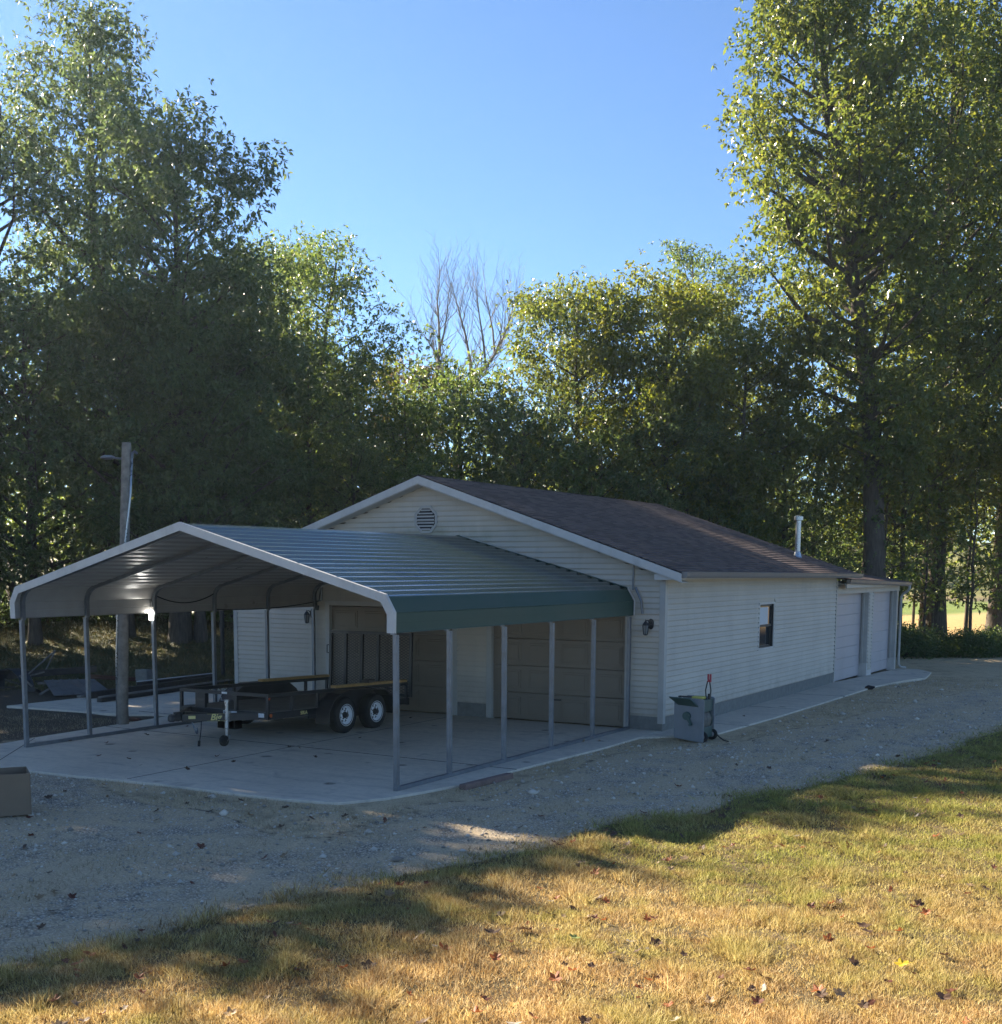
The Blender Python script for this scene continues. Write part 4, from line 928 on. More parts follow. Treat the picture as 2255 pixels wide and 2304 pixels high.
plant_tree(T(seed=5,h=13.2,hb=3,r=2.3,nlimb=34,tr=.18,leafmat='leaf_mid',barkmat='bark',nleaf=34580,L=.14,W=.066,top=.4), -8.3, 48, 'thin browning tree rising behind the left grove edge', LG, VW, name='slender_tree')
plant_tree(T(seed=6,h=12.2,hb=3.4,r=3.1,nlimb=30,tr=.20,leafmat='leaf_mid',barkmat='bark',nleaf=41990,L=.135,W=.058,top=.45,sig=.3,tpath=[(0,0,0),(.15,0,1.6),(.45,0,3.2),(.85,0,4.6),(1.25,0,6.0),(1.5,0,7.2),(1.8,0,9.5),(2.2,0,11.8)]), -8.0, 44, 'airy tree with leaning pale trunk forking above the bank', LG, VW, name='leaning_tree')
plant_tree(T(seed=7,h=10.2,hb=4,r=1.9,nlimb=22,tr=.12,leafmat='leaf_rust',barkmat='bark_pale',nleaf=22230,L=.14,W=.064,top=.5), -4.2, 55, 'small round crowned tree left of the bare trees', CG, VW, name='slender_tree')
# right of the bare trees
plant_tree(T(seed=11,h=13.3,hb=3.2,r=3.3,nlimb=40,tr=.2,leafmat='leaf_lit',barkmat='bark',nleaf=73359,L=.14,W=.064,top=.45), 2.7, 46, 'light green tree just right of the bare trees', CG, VW, name='maple_tree')
plant_tree(T(seed=12,h=13.2,hb=3.0,r=3.4,nlimb=42,tr=.2,leafmat='leaf_gold',barkmat='bark',nleaf=83362,L=.145,W=.07,top=.55), 6.0, 45, 'yellow green tree above the middle of the garage roof', CG, VW, name='maple_tree')
plant_tree(T(seed=13,h=19.6,hb=5,r=2.9,nlimb=36,tr=.26,leafmat='leaf_mid',barkmat='bark',nleaf=41990,L=.145,W=.068,top=.5), 9.6, 64, 'tall pale green tree showing behind the yellow green ones', CG, VW, name='slender_tree')
plant_tree(T(seed=14,h=17.6,hb=5,r=1.6,nlimb=24,tr=.2,leafmat='leaf_dark',barkmat='bark',nleaf=22230,L=.145,W=.068,top=.5), 11.0, 60, 'narrow dark tree tucked behind the tall right trees', CG, VW, name='slender_tree')
plant_tree(T(seed=18,h=11.4,hb=2.6,r=2.6,nlimb=32,tr=.17,leafmat='leaf_lit',barkmat='bark',nleaf=56686,L=.145,W=.07,top=.55), 8.6, 44.5, 'bushy sunlit tree between yellow green tree and tall right tree', CG, VW, name='maple_tree')
plant_tree(T(seed=21,h=24.5,hb=6.0,r=3.7,nlimb=90,tr=.42,leafmat='leaf_lit',barkmat='bark',nleaf=124930,L=.165,W=.082,top=.55,sig=.36,tpath=[(0,0,0),(-.05,0,4),(-.3,0,8),(-.75,0,11),(-1.25,0,13.5),(-1.7,0,16),(-2.3,0,18.8),(-2.6,0,21.5),(-2.7,0,24)]), 13.4, 44, 'tallest sunlit tree with thick dark trunk right of the chimney', RG, VW, name='poplar_tree')
plant_tree(T(seed=22,h=25.5,hb=6,r=4.4,nlimb=80,tr=.38,leafmat='leaf_lit',barkmat='bark',nleaf=108810,L=.165,W=.082,top=.5,sig=.36,lean=(-.6,0)), 16.9, 47.5, 'second tall tree behind the far end of garage', RG, VW, name='poplar_tree')
plant_tree(T(seed=23,h=24.4,hb=6,r=4.0,nlimb=54,tr=.34,leafmat='leaf_mid',barkmat='bark',nleaf=96720,L=.165,W=.082,top=.45,sig=.36), 20.3, 50, 'tall darker tree at the right picture edge', RG, VW, name='poplar_tree')
# lower fill, each tree its own thing, shared meshes
fA = T(seed=31,h=9.6,hb=1.6,r=3.0,nlimb=40,tr=.16,leafmat='leaf_dark',barkmat='bark',nleaf=35100,L=.145,W=.068,top=.55,low=.75)
fB = T(seed=32,h=9.0,hb=1.2,r=2.8,nlimb=40,tr=.15,leafmat='leaf_mid',barkmat='bark',nleaf=32500,L=.14,W=.066,top=.5,low=.8)
fC = T(seed=33,h=8.2,hb=1.6,r=2.5,nlimb=32,tr=.13,leafmat='leaf_gold',barkmat='bark',nleaf=27170,L=.14,W=.066,top=.5,low=.6)
fD = T(seed=35,h=10.2,hb=4.6,r=3.0,nlimb=30,tr=.14,leafmat='leaf_lit',barkmat='bark',nleaf=27170,L=.145,W=.07,top=.55,low=.5)
for Rr, D, ms, rz, s, g_, lb in [
    (-13.6,35.5,fA,.3,1.0,LG,'low dark leafy tree at the left picture edge below the oaks'),
    (-11.2,36.5,fA,2.1,1.06,LG,'dense dark tree right behind the wooden pole'),
    (-8.9,36,fA,4.0,.98,LG,'dense dark tree between pole and garage gable'),
    (-6.6,42,fA,1.2,.85,LG,'dark bushy tree left of the leaning trunk'),
    (-10.2,42,fC,.5,1.1,LG,'yellow flecked tree glowing between the dark oaks'),
    (-6.2,47,fC,2.5,1.05,LG,'golden leafed tree behind the leaning trunk'),
    (-14.8,43,fB,3.0,1.15,LG,'green tree behind the oaks at left edge'),
    (-3.6,46,fB,1.0,.9,CG,'low green tree left of the gable peak'),
    (-1.6,47,fB,2.2,1.12,CG,'low green tree right beneath the bare trees'),
    (-4.9,40.5,fA,5.1,.62,CG,'small dark tree behind the left gable slope'),
    (-2.6,42,fB,4.4,.66,CG,'small dark green tree directly behind the gable peak'),
    (.7,43,fA,.8,.92,CG,'dark green tree right of gable peak below the light green tree'),
    (3.4,42.5,fB,3.6,.82,CG,'shaded tree behind the front part of the roof ridge'),
    (5.6,43,fA,2.9,.86,CG,'dark tree with a forked trunk behind the roof ridge'),
    (8.0,43.5,fC,1.1,.78,CG,'yellow lit low tree behind the rear of the ridge'),
    (10.3,45,fA,5.4,.84,RG,'dark tree behind the chimney pipe'),
    (12.2,48,fB,.2,.98,RG,'shaded green tree left of the thick dark trunk'),
    (15.0,46,fD,3.9,.95,RG,'dark tree over the rear extension roof'),
    (17.6,51,fD,4.2,1.0,RG,'yellow green tree seen through the right trunks'),
    (20.6,46,fD,2.0,.98,RG,'dark spreading tree at the right picture edge')]:
    plant_tree(ms, Rr, D, lb, g_, rz, s, name='woodland_tree')
# trees outside the picture on the left whose shade falls across the yard
sT = T(seed=34,h=13.6,hb=2.2,r=3.3,nlimb=46,tr=.24,leafmat='leaf_dark',barkmat='bark',nleaf=54340,L=.22,W=.11,top=.62,low=.8)
for xx, yy, ms, s, rz, lb in ((-27,-12.6,sT,1.27,1,'leafy tree furthest outside the left picture edge'),(-28,-8.6,sT,1.16,2.2,'leafy tree outside the left edge level with the box'),(-27,-6.5,sT,1.2,4.1,'leafy tree outside the left edge level with the carport'),(-27.5,-2.6,sT,1.12,5.2,'leafy tree outside the left edge level with the trailer'),(-29,2.0,sT,1.3,3.3,'leafy tree just outside the left edge below the oaks'),(-22.5,-1.3,fB,1.15,1.7,'low bushy tree outside the left edge nearest the scrap heap'),(-23,-5.0,fB,1.1,.3,'low bushy tree outside the left edge beside the pad')):
    o = thing('woodland_tree', (xx,yy,float(H(xx,yy))-.05), lb, 'tree', 'trees outside the left edge', rz); o.scale = (s,)*3; obj('trunk', ms[0], o); obj('crown', ms[1], o)
# bare trees
def bare_mesh(seed, h, tr, stems, spread=.24, name='branches'):
    rg = np.random.default_rng(seed); mb = MB()
    def grow(p, d, ln, r, lev):
        n = 4; pts = [p]; rads = [r]; q = p.copy(); dd_ = d.copy()
        for k in range(n):
            dd_ = (dd_+Vector((rg.normal()*.09,rg.normal()*.09,.06))).normalized(); q = q+dd_*ln/n; pts.append(q.copy()); rads.append(r*(1-.5*(k+1)/n))
        mb.tube(pts, rads, 7 if r > .05 else (5 if r > .02 else 3), False)
        if lev == 0: return
        nk = 4 if lev > 2 else 5
        for k in range(nk):
            f = .35+.65*(k+rg.uniform(0,1))/nk; b = pts[min(n, max(1, int(f*n)))]
            sd = Vector((rg.normal(),rg.normal(),rg.uniform(-.1,.5))).normalized()
            grow(b, (dd_+sd*rg.uniform(.45,.85)).normalized(), ln*rg.uniform(.5,.72), max(.006, r*rg.uniform(.36,.5)), lev-1)
        grow(pts[-1], dd_, ln*.7, r*.5, lev-1)
    for (dx, dy, fr, base) in stems: grow(Vector((base,0,-.3)), Vector((dx,dy,1)).normalized(), h*.42*fr, tr*fr, 4)
    me = bpy.data.meshes.new(name); me.from_pydata([tuple(v) for v in mb.v], [], mb.f); me.update(); me.materials.append(M['bark_pale'])
    return me
def bare(Rr, D, me, lb, rz=VW):
    xx, yy = at(Rr, D); o = thing('bare_tree', (xx,yy,float(H(xx,yy))), lb, 'bare tree', 'leafless trees behind the garage', rz); obj('trunk', me, o); return o
def stem_tree(seed, stems, r0):
    rg = np.random.default_rng(seed); mb = MB()
    def twig(p, d, ln, r, lev):
        pts = [p]; q = p.copy()
        for k in range(3): d = (d+Vector((rg.normal()*.13,rg.normal()*.13,.10))).normalized(); q = q+d*ln/3; pts.append(q.copy())
        mb.tube(pts, [r, r*.75, r*.5, r*.3], 4 if r > .015 else 3, False)
        if lev: 
            for k in range(3): twig(pts[1+k], (d+Vector((rg.normal(),rg.normal(),rg.uniform(0,.5))).normalized()*rg.uniform(.5,.8)).normalized(), ln*rg.uniform(.45,.7), max(.006, r*.5), lev-1)
    for pts, ra, rb in stems:
        P = [Vector((a*.0223, b_, (1079-v)*.0216)) for a, v, b_ in pts]; n = len(P)
        ra, rb = ra*r0, rb*r0; mb.tube(P, [ra+(rb-ra)*k/(n-1) for k in range(n)], 8, False)
        for k in range(1, n):
            for m_ in range(6 if k > 1 else 1):
                f = rg.uniform(0,1); b = P[k-1].lerp(P[k], f); d = (P[k]-P[k-1]).normalized(); rr_ = (ra+(rb-ra)*(k-1+f)/(n-1))
                twig(b, (d+Vector((rg.normal(),rg.normal(),rg.uniform(-.2,.4))).normalized()*rg.uniform(.5,.9)).normalized(), rg.uniform(.8,1.7), max(.010, rr_*.42), 2)
        twig(P[-1], (P[-1]-P[-2]).normalized(), 1.5, rb, 2)
    me = bpy.data.meshes.new('branches'); me.from_pydata([tuple(v) for v in mb.v], [], mb.f); me.update(); me.materials.append(M['bark_pale']); return me
stA = [([(-4,1240,0),(0,1010,0),(2,800,0),(-2,745,0),(-8,700,.1),(-25,655,.2),(-36,630,.2),(-32,600,.1),(-33,545,0),(-36,500,-.1),(-32,462,-.1)],.21,.03), ([(-30,625,.2),(-42,602,.5),(-57,575,.7),(-75,548,.9)],.06,.018), ([(-32,600,.1),(-22,570,-.4),(-15,530,-.7),(-12,490,-.8)],.07,.02), ([(-30,640,.2),(-50,640,.4),(-62,655,.5)],.05,.02)]
stB = [([(3,1240,0),(0,1010,0),(0,800,0),(4,740,0),(14,690,0),(28,660,.1),(24,610,.2),(15,560,.3),(2,510,.3),(-6,478,.3)],.20,.03), ([(28,660,.1),(58,632,.2),(76,603,.3),(96,560,.4),(110,515,.5),(114,490,.5)],.12,.02), ([(58,632,.2),(53,580,-.2),(44,520,-.3),(38,468,-.3)],.09,.02), ([(76,603,.3),(72,548,.6),(64,505,.8),(56,462,.9)],.08,.02), ([(76,603,.3),(88,575,-.4),(92,535,-.8)],.06,.02)]
def zero(o):
    gz = float(H(o.location.x, o.location.y)); o.location.z = gz; o.scale = (.91,.91,.87)
    o.children[0].data.transform(Matrix.Translation((0,0,(CZ-gz)/.87))); return o
zero(bare(-2.0, 52, stem_tree(41, stA, .75), 'left of the two large leafless grey trees in the middle'))
zero(bare(-1.9, 52.6, stem_tree(42, stB, .75), 'right of the two large leafless grey trees in the middle'))
bare(-4.2, 54, bare_mesh(43, 10.6, .10, [(.01,0,1.0,0)]), 'thin leafless tree with a whitish trunk, left of large bare pair')
bare(-5.3, 53, bare_mesh(44, 9.6, .08, [(.02,0,1.0,0)]), 'leafless thin tree beside the airy leaning tree')
# saplings and undergrowth on the right
sA = T(seed=51,h=7.2,hb=1.7,r=1.3,nlimb=20,tr=.06,leafmat='leaf_mid',barkmat='bark',nleaf=2600,L=.15,W=.08,top=.5,sig=.25)
for k, (Rr, D, rz, s, lb) in enumerate([(13.9,44.5,.4,1.0,'thin sapling trunk just beyond the garage downspout'),(14.7,46,1.4,1.1,'second thin sapling right of the downspout'),(15.6,45,2.6,.9,'slim sapling in front of the golden field'),(16.6,47,3.9,1.15,'leaning slim sapling against the bright field'),(17.5,45.5,5.0,1.0,'slim sapling near the right picture edge'),(18.3,48,.9,1.2,'tall sapling at the far right edge'),(14.3,49,2.2,.75,'short leafy sapling behind the thicket near the downspout'),(18.9,45.2,4.4,.8,'leafy sapling low at the right edge of the picture'),(15.2,52,1.9,.95,'far thin sapling between two dark trunks near the downspout'),(17.9,53,3.3,1.0,'far thin sapling in front of the green strip on the right')]):
    plant_tree(sA, Rr, D, lb, 'saplings at the field edge', rz, s, name='sapling', cat='sapling')
def shrub_mesh(seed, leafmat, n, r, h):
    rg = np.random.default_rng(seed); c = n//22
    d = rg.normal(size=(c,3)); d /= np.linalg.norm(d, axis=1)[:,None]; q = d*(rg.uniform(.2,1,c)**.5)[:,None]*np.array([r,r,h*.55]); q[:,2] = np.abs(q[:,2])*1.4+.1
    pts = (q[:,None,:]+rg.normal(size=(c,22,3))*.14).reshape(-1,3); pts[:,2] = np.maximum(pts[:,2], .03)
    V, F = leaves(pts, .11, .06, rg); mb = MB()
    for k in range(14): e = Vector(q[k]); mb.tube([(rg.normal()*.08,rg.normal()*.08,-.1), e*.5+Vector((0,0,.1)), e], [.02,.013,.005], 4, False)
    tm = bpy.data.meshes.new('stem'); tm.from_pydata([tuple(v) for v in mb.v], [], mb.f); tm.update(); tm.materials.append(M['bark'])
    return tm, np_mesh('foliage', V, F, M[leafmat])
sh1 = shrub_mesh(61, 'leaf_dark', 3300, 1.3, 1.3); sh2 = shrub_mesh(62, 'leaf_mid', 2600, 1.1, 1.0)
def shrub(Rr, D, ms, rz, s, lb, grp):
    xx, yy = at(Rr, D); o = thing('shrub', (xx,yy,float(H(xx,yy))), lb, 'shrub', grp, rz); o.scale = (s,)*3; obj('stem', ms[0], o); obj('foliage', ms[1], o)
rs = random.Random(9)
for k in range(22): shrub(13.3+k*.33+rs.uniform(-.2,.2), 43.3+rs.uniform(0,2.4)+.1*k, (sh1, sh2)[k % 2], rs.uniform(0,6), rs.uniform(.6,1.0), 'dark shrub in the shaded thicket between garage end and field', 'shrubs in the right thicket')
for k in range(14): shrub(-15.5+k*.95+rs.uniform(-.3,.3), 38+rs.uniform(0,4), (sh1, sh2)[k % 2], rs.uniform(0,6), rs.uniform(.8,1.4), 'shaded shrub under the left bank trees', 'shrubs under the left bank trees')
for k in range(18): shrub(-4.5+k*1.02+rs.uniform(-.3,.3), 41.5+rs.uniform(0,4), (sh1, sh2)[k % 2], rs.uniform(0,6), rs.uniform(1.2,1.8), 'shaded shrub in the woodland edge behind the garage roof', 'shrubs behind the garage')
# far woods: one mass on the hill beyond the fields
rg = np.random.default_rng(77); n = 2600
Rf = rg.uniform(-110,150,n); Df = rg.uniform(95,260,n)*np.where(Rf < 2, .9, 1.0); Df = np.where(Rf > 3, np.maximum(Df, 152+.25*np.abs(Rf)), Df)
fx, fy = at(Rf, Df); hh = rg.uniform(.0,1,n)**.7*(10+4*np.sin(Rf*.21)+3*np.sin(Rf*.07+1)); cc = np.stack([fx, fy, H(fx,fy)+hh], 1)
pts = (cc[:,None,:]+rg.normal(size=(n,26,3))*np.array([1.5,1.5,1.1])).reshape(-1,3)
V, F = leaves(pts, .75, .5, rg); tag(obj('far_woods', np_mesh('far_woods', V, F, M['leaf_gold'])), kind='stuff')

# ------------------------------------------------------------------ grass, gravel, fallen leaves
def scatter(n, x0, x1, y0, y1, dens, rg):
    xx = rg.uniform(x0, x1, n); yy = rg.uniform(y0, y1, n); keep = rg.uniform(0,1,n) < dens(xx, yy); return xx[keep], yy[keep]
def infrust(xx, yy, m=.10): r, d = RD(xx, yy); return (np.abs(r)/np.maximum(d,.1) < .42+m) & (d > 4.5)
def blades(xx, yy, h, w, rg, lean=.5, curve=.0):
    n = len(xx); z = H(xx, yy)-.004; az = rg.uniform(0,6.283,n); hh = h*rg.uniform(.5,1.35,n); ww = w*rg.uniform(.7,1.3,n)
    l = rg.normal(size=n)*lean*hh; la = rg.uniform(0,6.283,n)
    b = np.stack([np.cos(az)*ww*.5, np.sin(az)*ww*.5, np.zeros(n)], 1); base = np.stack([xx,yy,z], 1)
    tip = base+np.stack([np.cos(la)*l, np.sin(la)*l, hh], 1)
    V = np.stack([base-b, base+b, tip], 1).reshape(-1,3); return V, np.arange(3*n).reshape(n,3)
def grass_mat(name, stops, trans=.35, patch=None):
    t = NT(name); ri = t.n('ShaderNodeNewGeometry').outputs['Random Per Island']; v = t.coord('Object')
    n1 = t.noise(.7, v, 6, .68, .8); n2 = t.noise(4.5, v, 5, .65)
    gold = t.ramp(ri, [(0, stops[0]), (.5, stops[1]), (1, stops[2])]); gr = t.ramp(ri, [(0, stops[3]), (1, stops[4])])
    mk = t.ramp(t.math('ADD', t.math('MULTIPLY', n1, .75), t.math('MULTIPLY', n2, .25)), [(.44, 0), (.62, .85)])
    if patch: 
        sep = t.n('ShaderNodeSeparateXYZ'); t.set(sep, 0, v)
        mk = t.math('MULTIPLY', mk, .8); far = t.n('ShaderNodeMapRange'); t.set(far, 0, sep.outputs[1]); far.inputs[1].default_value = -12.5; far.inputs[2].default_value = -6; far.inputs[3].default_value = 0; far.inputs[4].default_value = .65
        mk = t.math('MINIMUM', t.math('ADD', mk, far.outputs[0]), 1)
    c = t.mix(mk, gold, gr)
    c = t.mix(t.ramp(n2, [(.34, .62), (.54, 0)]), c, (.17,.095,.04))
    b = t.bsdf(c, .6, 0, .25); tr = t.n('ShaderNodeBsdfTranslucent'); t.set(tr, 'Color', c); mx = t.n('ShaderNodeMixShader'); mx.inputs[0].default_value = trans
    t.t.links.new(b, mx.inputs[1]); t.t.links.new(tr.outputs[0], mx.inputs[2]); return t.done(mx.outputs[0])
M['lawn'] = grass_mat('lawn_blades', [(.20,.105,.04),(.60,.40,.15),(.88,.70,.38),(.14,.16,.035),(.50,.47,.12)], .4, True)
M['straw'] = grass_mat('dry_straw', [(.26,.20,.12),(.46,.37,.24),(.62,.52,.36),(.17,.15,.07),(.30,.26,.13)], .3)
M['bankgrass'] = grass_mat('bank_grass', [(.07,.075,.032),(.105,.105,.045),(.15,.135,.065),(.05,.07,.025),(.08,.10,.035)], .3)
rg = np.random.default_rng(5)
def dl(xx, yy):
    r, d = RD(xx, yy); w = 1/(1+np.exp(-(xx-lawn_x(yy)+.12*wob(xx*2.2,yy*2.2))*9)); clump = .30+.42*np.clip(wob(xx*3.1+1, yy*2.7)+.6, 0, 1)+.25*np.clip(wob(xx*9.1+1, yy*8.3)+.3, 0, 1)
    return infrust(xx, yy)*np.minimum(1, (7.0/np.maximum(d,1))**1.7)*w*clump
xx, yy = scatter(4200000, .5, 10.5, -17, 16, dl, rg)
tuft = .55+.75*np.clip(.5+wob(xx*5.3+.7, yy*4.7)*.55, 0, 1)+.9*(np.sin(xx*2.3+1.1)*np.sin(yy*2.9-.6)*np.sin(xx*5.1+yy*3.3) > .42)
V, F = blades(xx, yy, .043*tuft, .0072, rg, .85)
r_, d_s = RD(xx, yy); grow = np.repeat(np.clip(d_s/8.5, 1, 2.6), 3)
ctr = np.repeat(np.stack([xx, yy, H(xx,yy)], 1), 3, 0); V = ctr + (V-ctr)*np.stack([grow, grow, np.clip(grow, 1, 1.15)], 1)
tag(obj('lawn_grass', np_mesh('lawn_grass', V, F, M['lawn'])), kind='stuff')
def ds(xx, yy):
    d1 = np.where(yy < -8.2, sstep(-.2, .3, (xx*.28+yy+10.35)+.25*wob(xx*1.2, yy*1.2))*sstep(1.4,-.8,xx), sstep(.25,-.25,xx-strip_x(yy)+.16*wob(xx*1.7,yy*1.5)))
    onslab = ((xx < 1.28) & (yy > -.2) & (xx > -14)) | ((yy > -8.62-.02*(xx+3)+.1*wob(xx*4,yy*4)) & (xx < -.15)) | ((xx < -.12+.06*wob(xx*5,yy*5)) & (yy > -8.3)) | ((yy > -.7) & (xx < .95))
    tk = (lawn_x(yy)-xx)/np.maximum(lawn_x(yy)-strip_x(yy), .5)
    loose = ((xx < lawn_x(yy)) & ~onslab)*(.05+.35*np.exp(-((tk-.5)/.14)**2)+.12*np.clip(wob(xx*1.1, yy*1.3)+.3, 0, 1))
    edge = .6*np.exp(-((xx-lawn_x(yy)+.15)/.35)**2)
    left = .35*((xx < -9.2) & (yy < -4)) 
    r, d = RD(xx, yy)
    return infrust(xx, yy)*(~onslab | ((xx < -9.2) & (yy < -4)))*np.clip(np.maximum(np.maximum(d1*.9, loose), np.maximum(edge, left))*(.3+.7*np.clip(wob(xx*2.6,yy*2.9)+.55,0,1)), 0, 1)*np.minimum(1, (11/np.maximum(d,1))**1.2)
xx, yy = scatter(1100000, -16, 6, -16, 17, ds, rg)
V, F = blades(xx, yy, .045, .007, rg, 1.1); tag(obj('dry_grass', np_mesh('dry_grass', V, F, M['straw'])), kind='stuff')
def dbk(xx, yy): r, d = RD(xx, yy); return infrust(xx, yy)*(d > 28.8)*(d < 46)*(r < 0)*.9
xx, yy = scatter(160000, -34, -10, -4, 24, dbk, rg)
V, F = blades(xx, yy, .11, .03, rg, 1.0); tag(obj('bank_grass', np_mesh('bank_grass', V, F, M['bankgrass'])), kind='stuff')
# gravel stones
def dgv(xx, yy):
    onslab = ((xx < 1.28) & (yy > -.2)) | ((yy > -8.80-.02*(xx+3)) & (xx < -.05)) | ((xx < .02) & (yy > -8.3)) | ((yy > -.9) & (xx < 1.05))
    r, d = RD(xx, yy); return infrust(xx, yy)*(xx < lawn_x(yy)-.05)*~onslab*np.minimum(1, (9/np.maximum(d,1))**1.5)*(.25+.75*np.clip(wob(xx*1.6, yy*2.1)+.5, 0, 1))
xx, yy = scatter(190000, -10, 6, -18, 16, dgv, rg)
n = len(xx); s = .0068*np.exp(rg.normal(size=n)*.55)*np.clip(RD(xx,yy)[1]/10, 1, 1.7); base = np.array([(1,0,0),(-1,0,0),(0,1,0),(0,-1,0),(0,0,.7),(0,0,-.7)])
jit = base[None]*rg.uniform(.6,1.4,(n,6,1)); az = rg.uniform(0,6.28,n); ca, sa = np.cos(az)[:,None], np.sin(az)[:,None]
vx_ = jit[:,:,0]*ca-jit[:,:,1]*sa; vy_ = jit[:,:,0]*sa+jit[:,:,1]*ca
V = (np.stack([vx_, vy_, jit[:,:,2]], 2)*s[:,None,None]+np.stack([xx,yy,H(xx,yy)+s*.3], 1)[:,None,:]).reshape(-1,3)
fb = np.array([(0,2,4),(2,1,4),(1,3,4),(3,0,4),(2,0,5),(1,2,5),(3,1,5),(0,3,5)]); F = (np.arange(n)[:,None,None]*6+fb[None]).reshape(-1,3)
def stone_mat():
    t = NT('gravel_stone'); ri = t.n('ShaderNodeNewGeometry').outputs['Random Per Island']
    return t.done(t.bsdf(t.ramp(ri, [(0,(.22,.195,.16)),(.5,(.44,.395,.33)),(.9,(.58,.525,.44)),(1,(.72,.67,.57))]), .85, 0, .3))
tag(obj('gravel', np_mesh('gravel', V, F, stone_mat())), kind='stuff')
# fallen leaves, each its own thing
def leaf_mesh(seed, mat, lob=True):
    rs = random.Random(seed); n = 26; V = [(0,0,0)]; cu = rs.uniform(.15,.6); tw = rs.uniform(-.3,.3)
    for k in range(n):
        a = 2*math.pi*k/n; rr = (.55+.45*abs(math.cos(a*2.5)) if lob else .55+.45*abs(math.cos(a)))*rs.uniform(.85,1.1)
        px, py = rr*math.cos(a), rr*math.sin(a)*(1 if lob else .6); V.append((px, py, cu*(px*px*.7+py*py)*(1+.25*math.sin(3*a))+tw*px*py))
    F = [(0, 1+k, 1+(k+1) % n) for k in range(n)]
    V.append((-.95,0,cu*.5)); V.append((-1.5,.08,cu*.9)); V.append((-1.5,.12,cu*.9)); F.append((0,n+1,n+2)); F.append((0,n+2,n+3))
    me = bpy.data.meshes.new('fallen_leaf'); me.from_pydata(V, [], F); me.update(); me.materials.append(mat); return me
def dleaf(name, c, tr=.3):
    t = NT(name); f = t.noise(2.5, t.coord('Object'), 4); col = t.ramp(f, [(.3, tuple(x*.6 for x in c)), (.7, c)])
    b = t.bsdf(col, .6, 0, .35); q = t.n('ShaderNodeBsdfTranslucent'); t.set(q, 'Color', col); mx = t.n('ShaderNodeMixShader'); mx.inputs[0].default_value = tr
    t.t.links.new(b, mx.inputs[1]); t.t.links.new(q.outputs[0], mx.inputs[2]); return t.done(mx.outputs[0])
LC = [('dark brown', (.12,.07,.042)), ('rust orange', (.36,.12,.04)), ('tan', (.36,.25,.14)), ('pale grey', (.46,.41,.33)), ('red brown', (.17,.060,.035))]
LM = [[leaf_mesh(100+10*i+k, dleaf(nm.replace(' ','_')+'_leaf', c), k != 2) for k in range(3)] for i, (nm, c) in enumerate(LC)]
rs = random.Random(21)
def drop(xx, yy, me, s, lb, grp, z=.036, cat='fallen leaf'):
    o = obj('fallen_leaf', me, None, (xx, yy, float(H(xx,yy))+z)); o.rotation_euler = (rs.uniform(-.5,.5), rs.uniform(-.5,.5), rs.uniform(0,6.28)); o.scale = (s,)*3
    return tag(o, lb, cat, grp)
k = 0
while k < 290:
    if k % 3 or k < 5: d = 6.3+13*rs.random()**1.5; r = rs.uniform(-.40,.44)*d
    else: d += rs.uniform(-.25,.25); r += rs.uniform(-.25,.25)
    xx, yy = at(r, d)
    if xx < float(lawn_x(yy))+.1: continue
    c = rs.choices(range(5), (3.4,3.6,3.4,1.0,3.2))[0]; s = rs.uniform(.026,.050)*(1.2 if c == 0 else 1)
    drop(xx, yy, rs.choice(LM[c]), s, LC[c][0]+' fallen leaf lying in the golden lawn grass', LC[c][0]+' leaves on the lawn'); k += 1
k = 0
while k < 70:
    d = 8+13*rs.random(); r = rs.uniform(-.42,.42)*d; xx, yy = at(r, d)
    if xx > float(lawn_x(yy))-.1 or (yy > -8.9 and xx < 1.4): continue
    c = rs.choices((0,4,2), (5,2,2))[0]
    drop(xx, yy, rs.choice(LM[c]), rs.uniform(.03,.06), LC[c][0]+' fallen leaf lying on the gravel drive', LC[c][0]+' leaves on the gravel', .02); k += 1
k = 0
while k < 26:
    xx, yy = rs.uniform(-8.5,1.0), rs.uniform(-8.6,9)
    if (yy > -.3 and xx < .1) or (yy < -.3 and xx > -.3): continue
    c = rs.choice((0,2,4)); o = drop(xx, yy, rs.choice(LM[c]), rs.uniform(.025,.05), LC[c][0]+' fallen leaf lying on the concrete', LC[c][0]+' leaves on the concrete', 0); o.location.z = .012; k += 1
a_ = at(2.75, 8.05); drop(a_[0], a_[1], leaf_mesh(7, dleaf('yellow_leaf', (.75,.56,.04), .4)), .052, 'bright yellow maple leaf lying alone in the grass on the right', None, .045)
a_ = at(.55, 8.6); drop(a_[0], a_[1], leaf_mesh(8, dleaf('green_leaf', (.30,.36,.12), .4)), .048, 'pale green leaf lying alone in the middle of the lawn', None, .045)
a_ = at(-.05, 8.7); drop(a_[0], a_[1], leaf_mesh(9, LM[0][0].materials[0]), .068, 'largest curled dark brown leaf in the middle of the lit lawn', None, .06)

# ------------------------------------------------------------------ added veil: air volume lifting the darks like lens glare
hz = MB(); hz.box(-340,-130,-1.6,340,430,36); ht = NT('glare_veil'); pv = ht.n('ShaderNodeVolumePrincipled'); pv.inputs['Color'].default_value = (.60,.80,1,1)
pv.inputs['Density'].default_value = .0003; pv.inputs['Anisotropy'].default_value = .6; ht.t.links.new(pv.outputs[0], ht.out.inputs['Volume'])
tag(hz.build('glare_veil', ht.m), kind='stuff')
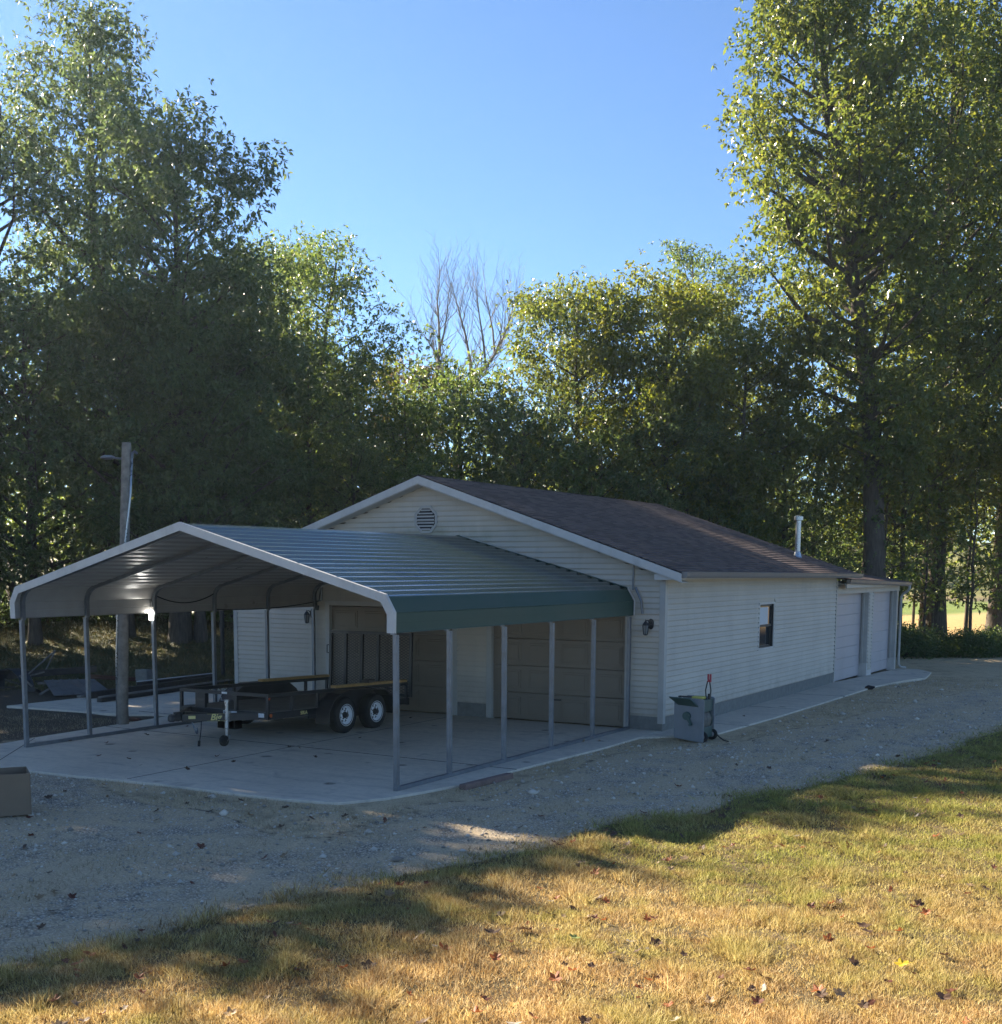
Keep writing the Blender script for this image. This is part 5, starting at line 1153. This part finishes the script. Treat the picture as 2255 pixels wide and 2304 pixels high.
# ------------------------------------------------------------------ light, sky, camera
SUN_EL, SUN_AZ = R_(28), math.atan2(-.9857, .1685)      # azimuth from +Y towards +X
sd = Vector((math.sin(SUN_AZ)*math.cos(SUN_EL), math.cos(SUN_AZ)*math.cos(SUN_EL), math.sin(SUN_EL)))
sl = bpy.data.lights.new('sun', 'SUN'); sl.energy = 5.0; sl.angle = R_(.5); sl.color = (1,.87,.68)
so = bpy.data.objects.new('sun', sl); COL.objects.link(so); so.rotation_euler = sd.to_track_quat('Z', 'Y').to_euler(); so.location = sd*60
wd = bpy.data.worlds.new('World'); sc.world = wd; wd.use_nodes = True; nt = wd.node_tree; bg = nt.nodes['Background']
sky = nt.nodes.new('ShaderNodeTexSky'); sky.sky_type = 'NISHITA'; sky.sun_disc = False; sky.sun_elevation = SUN_EL; sky.sun_rotation = SUN_AZ
sky.air_density = 1.0; sky.dust_density = .15; sky.ozone_density = 5.0; sky.altitude = 2400
nt.links.new(sky.outputs[0], bg.inputs[0]); bg.inputs[1].default_value = .05
ca = bpy.data.cameras.new('camera'); co = bpy.data.objects.new('camera', ca); COL.objects.link(co); sc.camera = co
yaw, pit, rol = -.5292, -.1189, .0057
f = Vector((math.sin(yaw)*math.cos(pit), math.cos(yaw)*math.cos(pit), math.sin(pit))); r = Vector((math.cos(yaw), -math.sin(yaw), 0)); u = r.cross(f)
r2 = r*math.cos(rol)+u*math.sin(rol); u2 = u*math.cos(rol)-r*math.sin(rol)
co.matrix_world = Matrix(((r2.x,u2.x,-f.x,CX),(r2.y,u2.y,-f.y,CY),(r2.z,u2.z,-f.z,CZ),(0,0,0,1)))
ca.sensor_fit = 'VERTICAL'; ca.sensor_height = 24; ca.lens = 2736.4564/2304*24; ca.shift_y = (1604.4874-1152)/2304; ca.clip_end = 2000; ca.clip_start = .1
sc.view_settings.view_transform = 'Standard'; sc.view_settings.look = 'None'; sc.view_settings.exposure = 2.2; sc.view_settings.gamma = 1
sc.render.engine = 'CYCLES'; sc.cycles.use_denoising = True; sc.cycles.max_bounces = 8; sc.cycles.transparent_max_bounces = 8
sc.cycles.diffuse_bounces = 4; sc.cycles.glossy_bounces = 3; sc.cycles.transmission_bounces = 3; sc.cycles.sample_clamp_indirect = 6
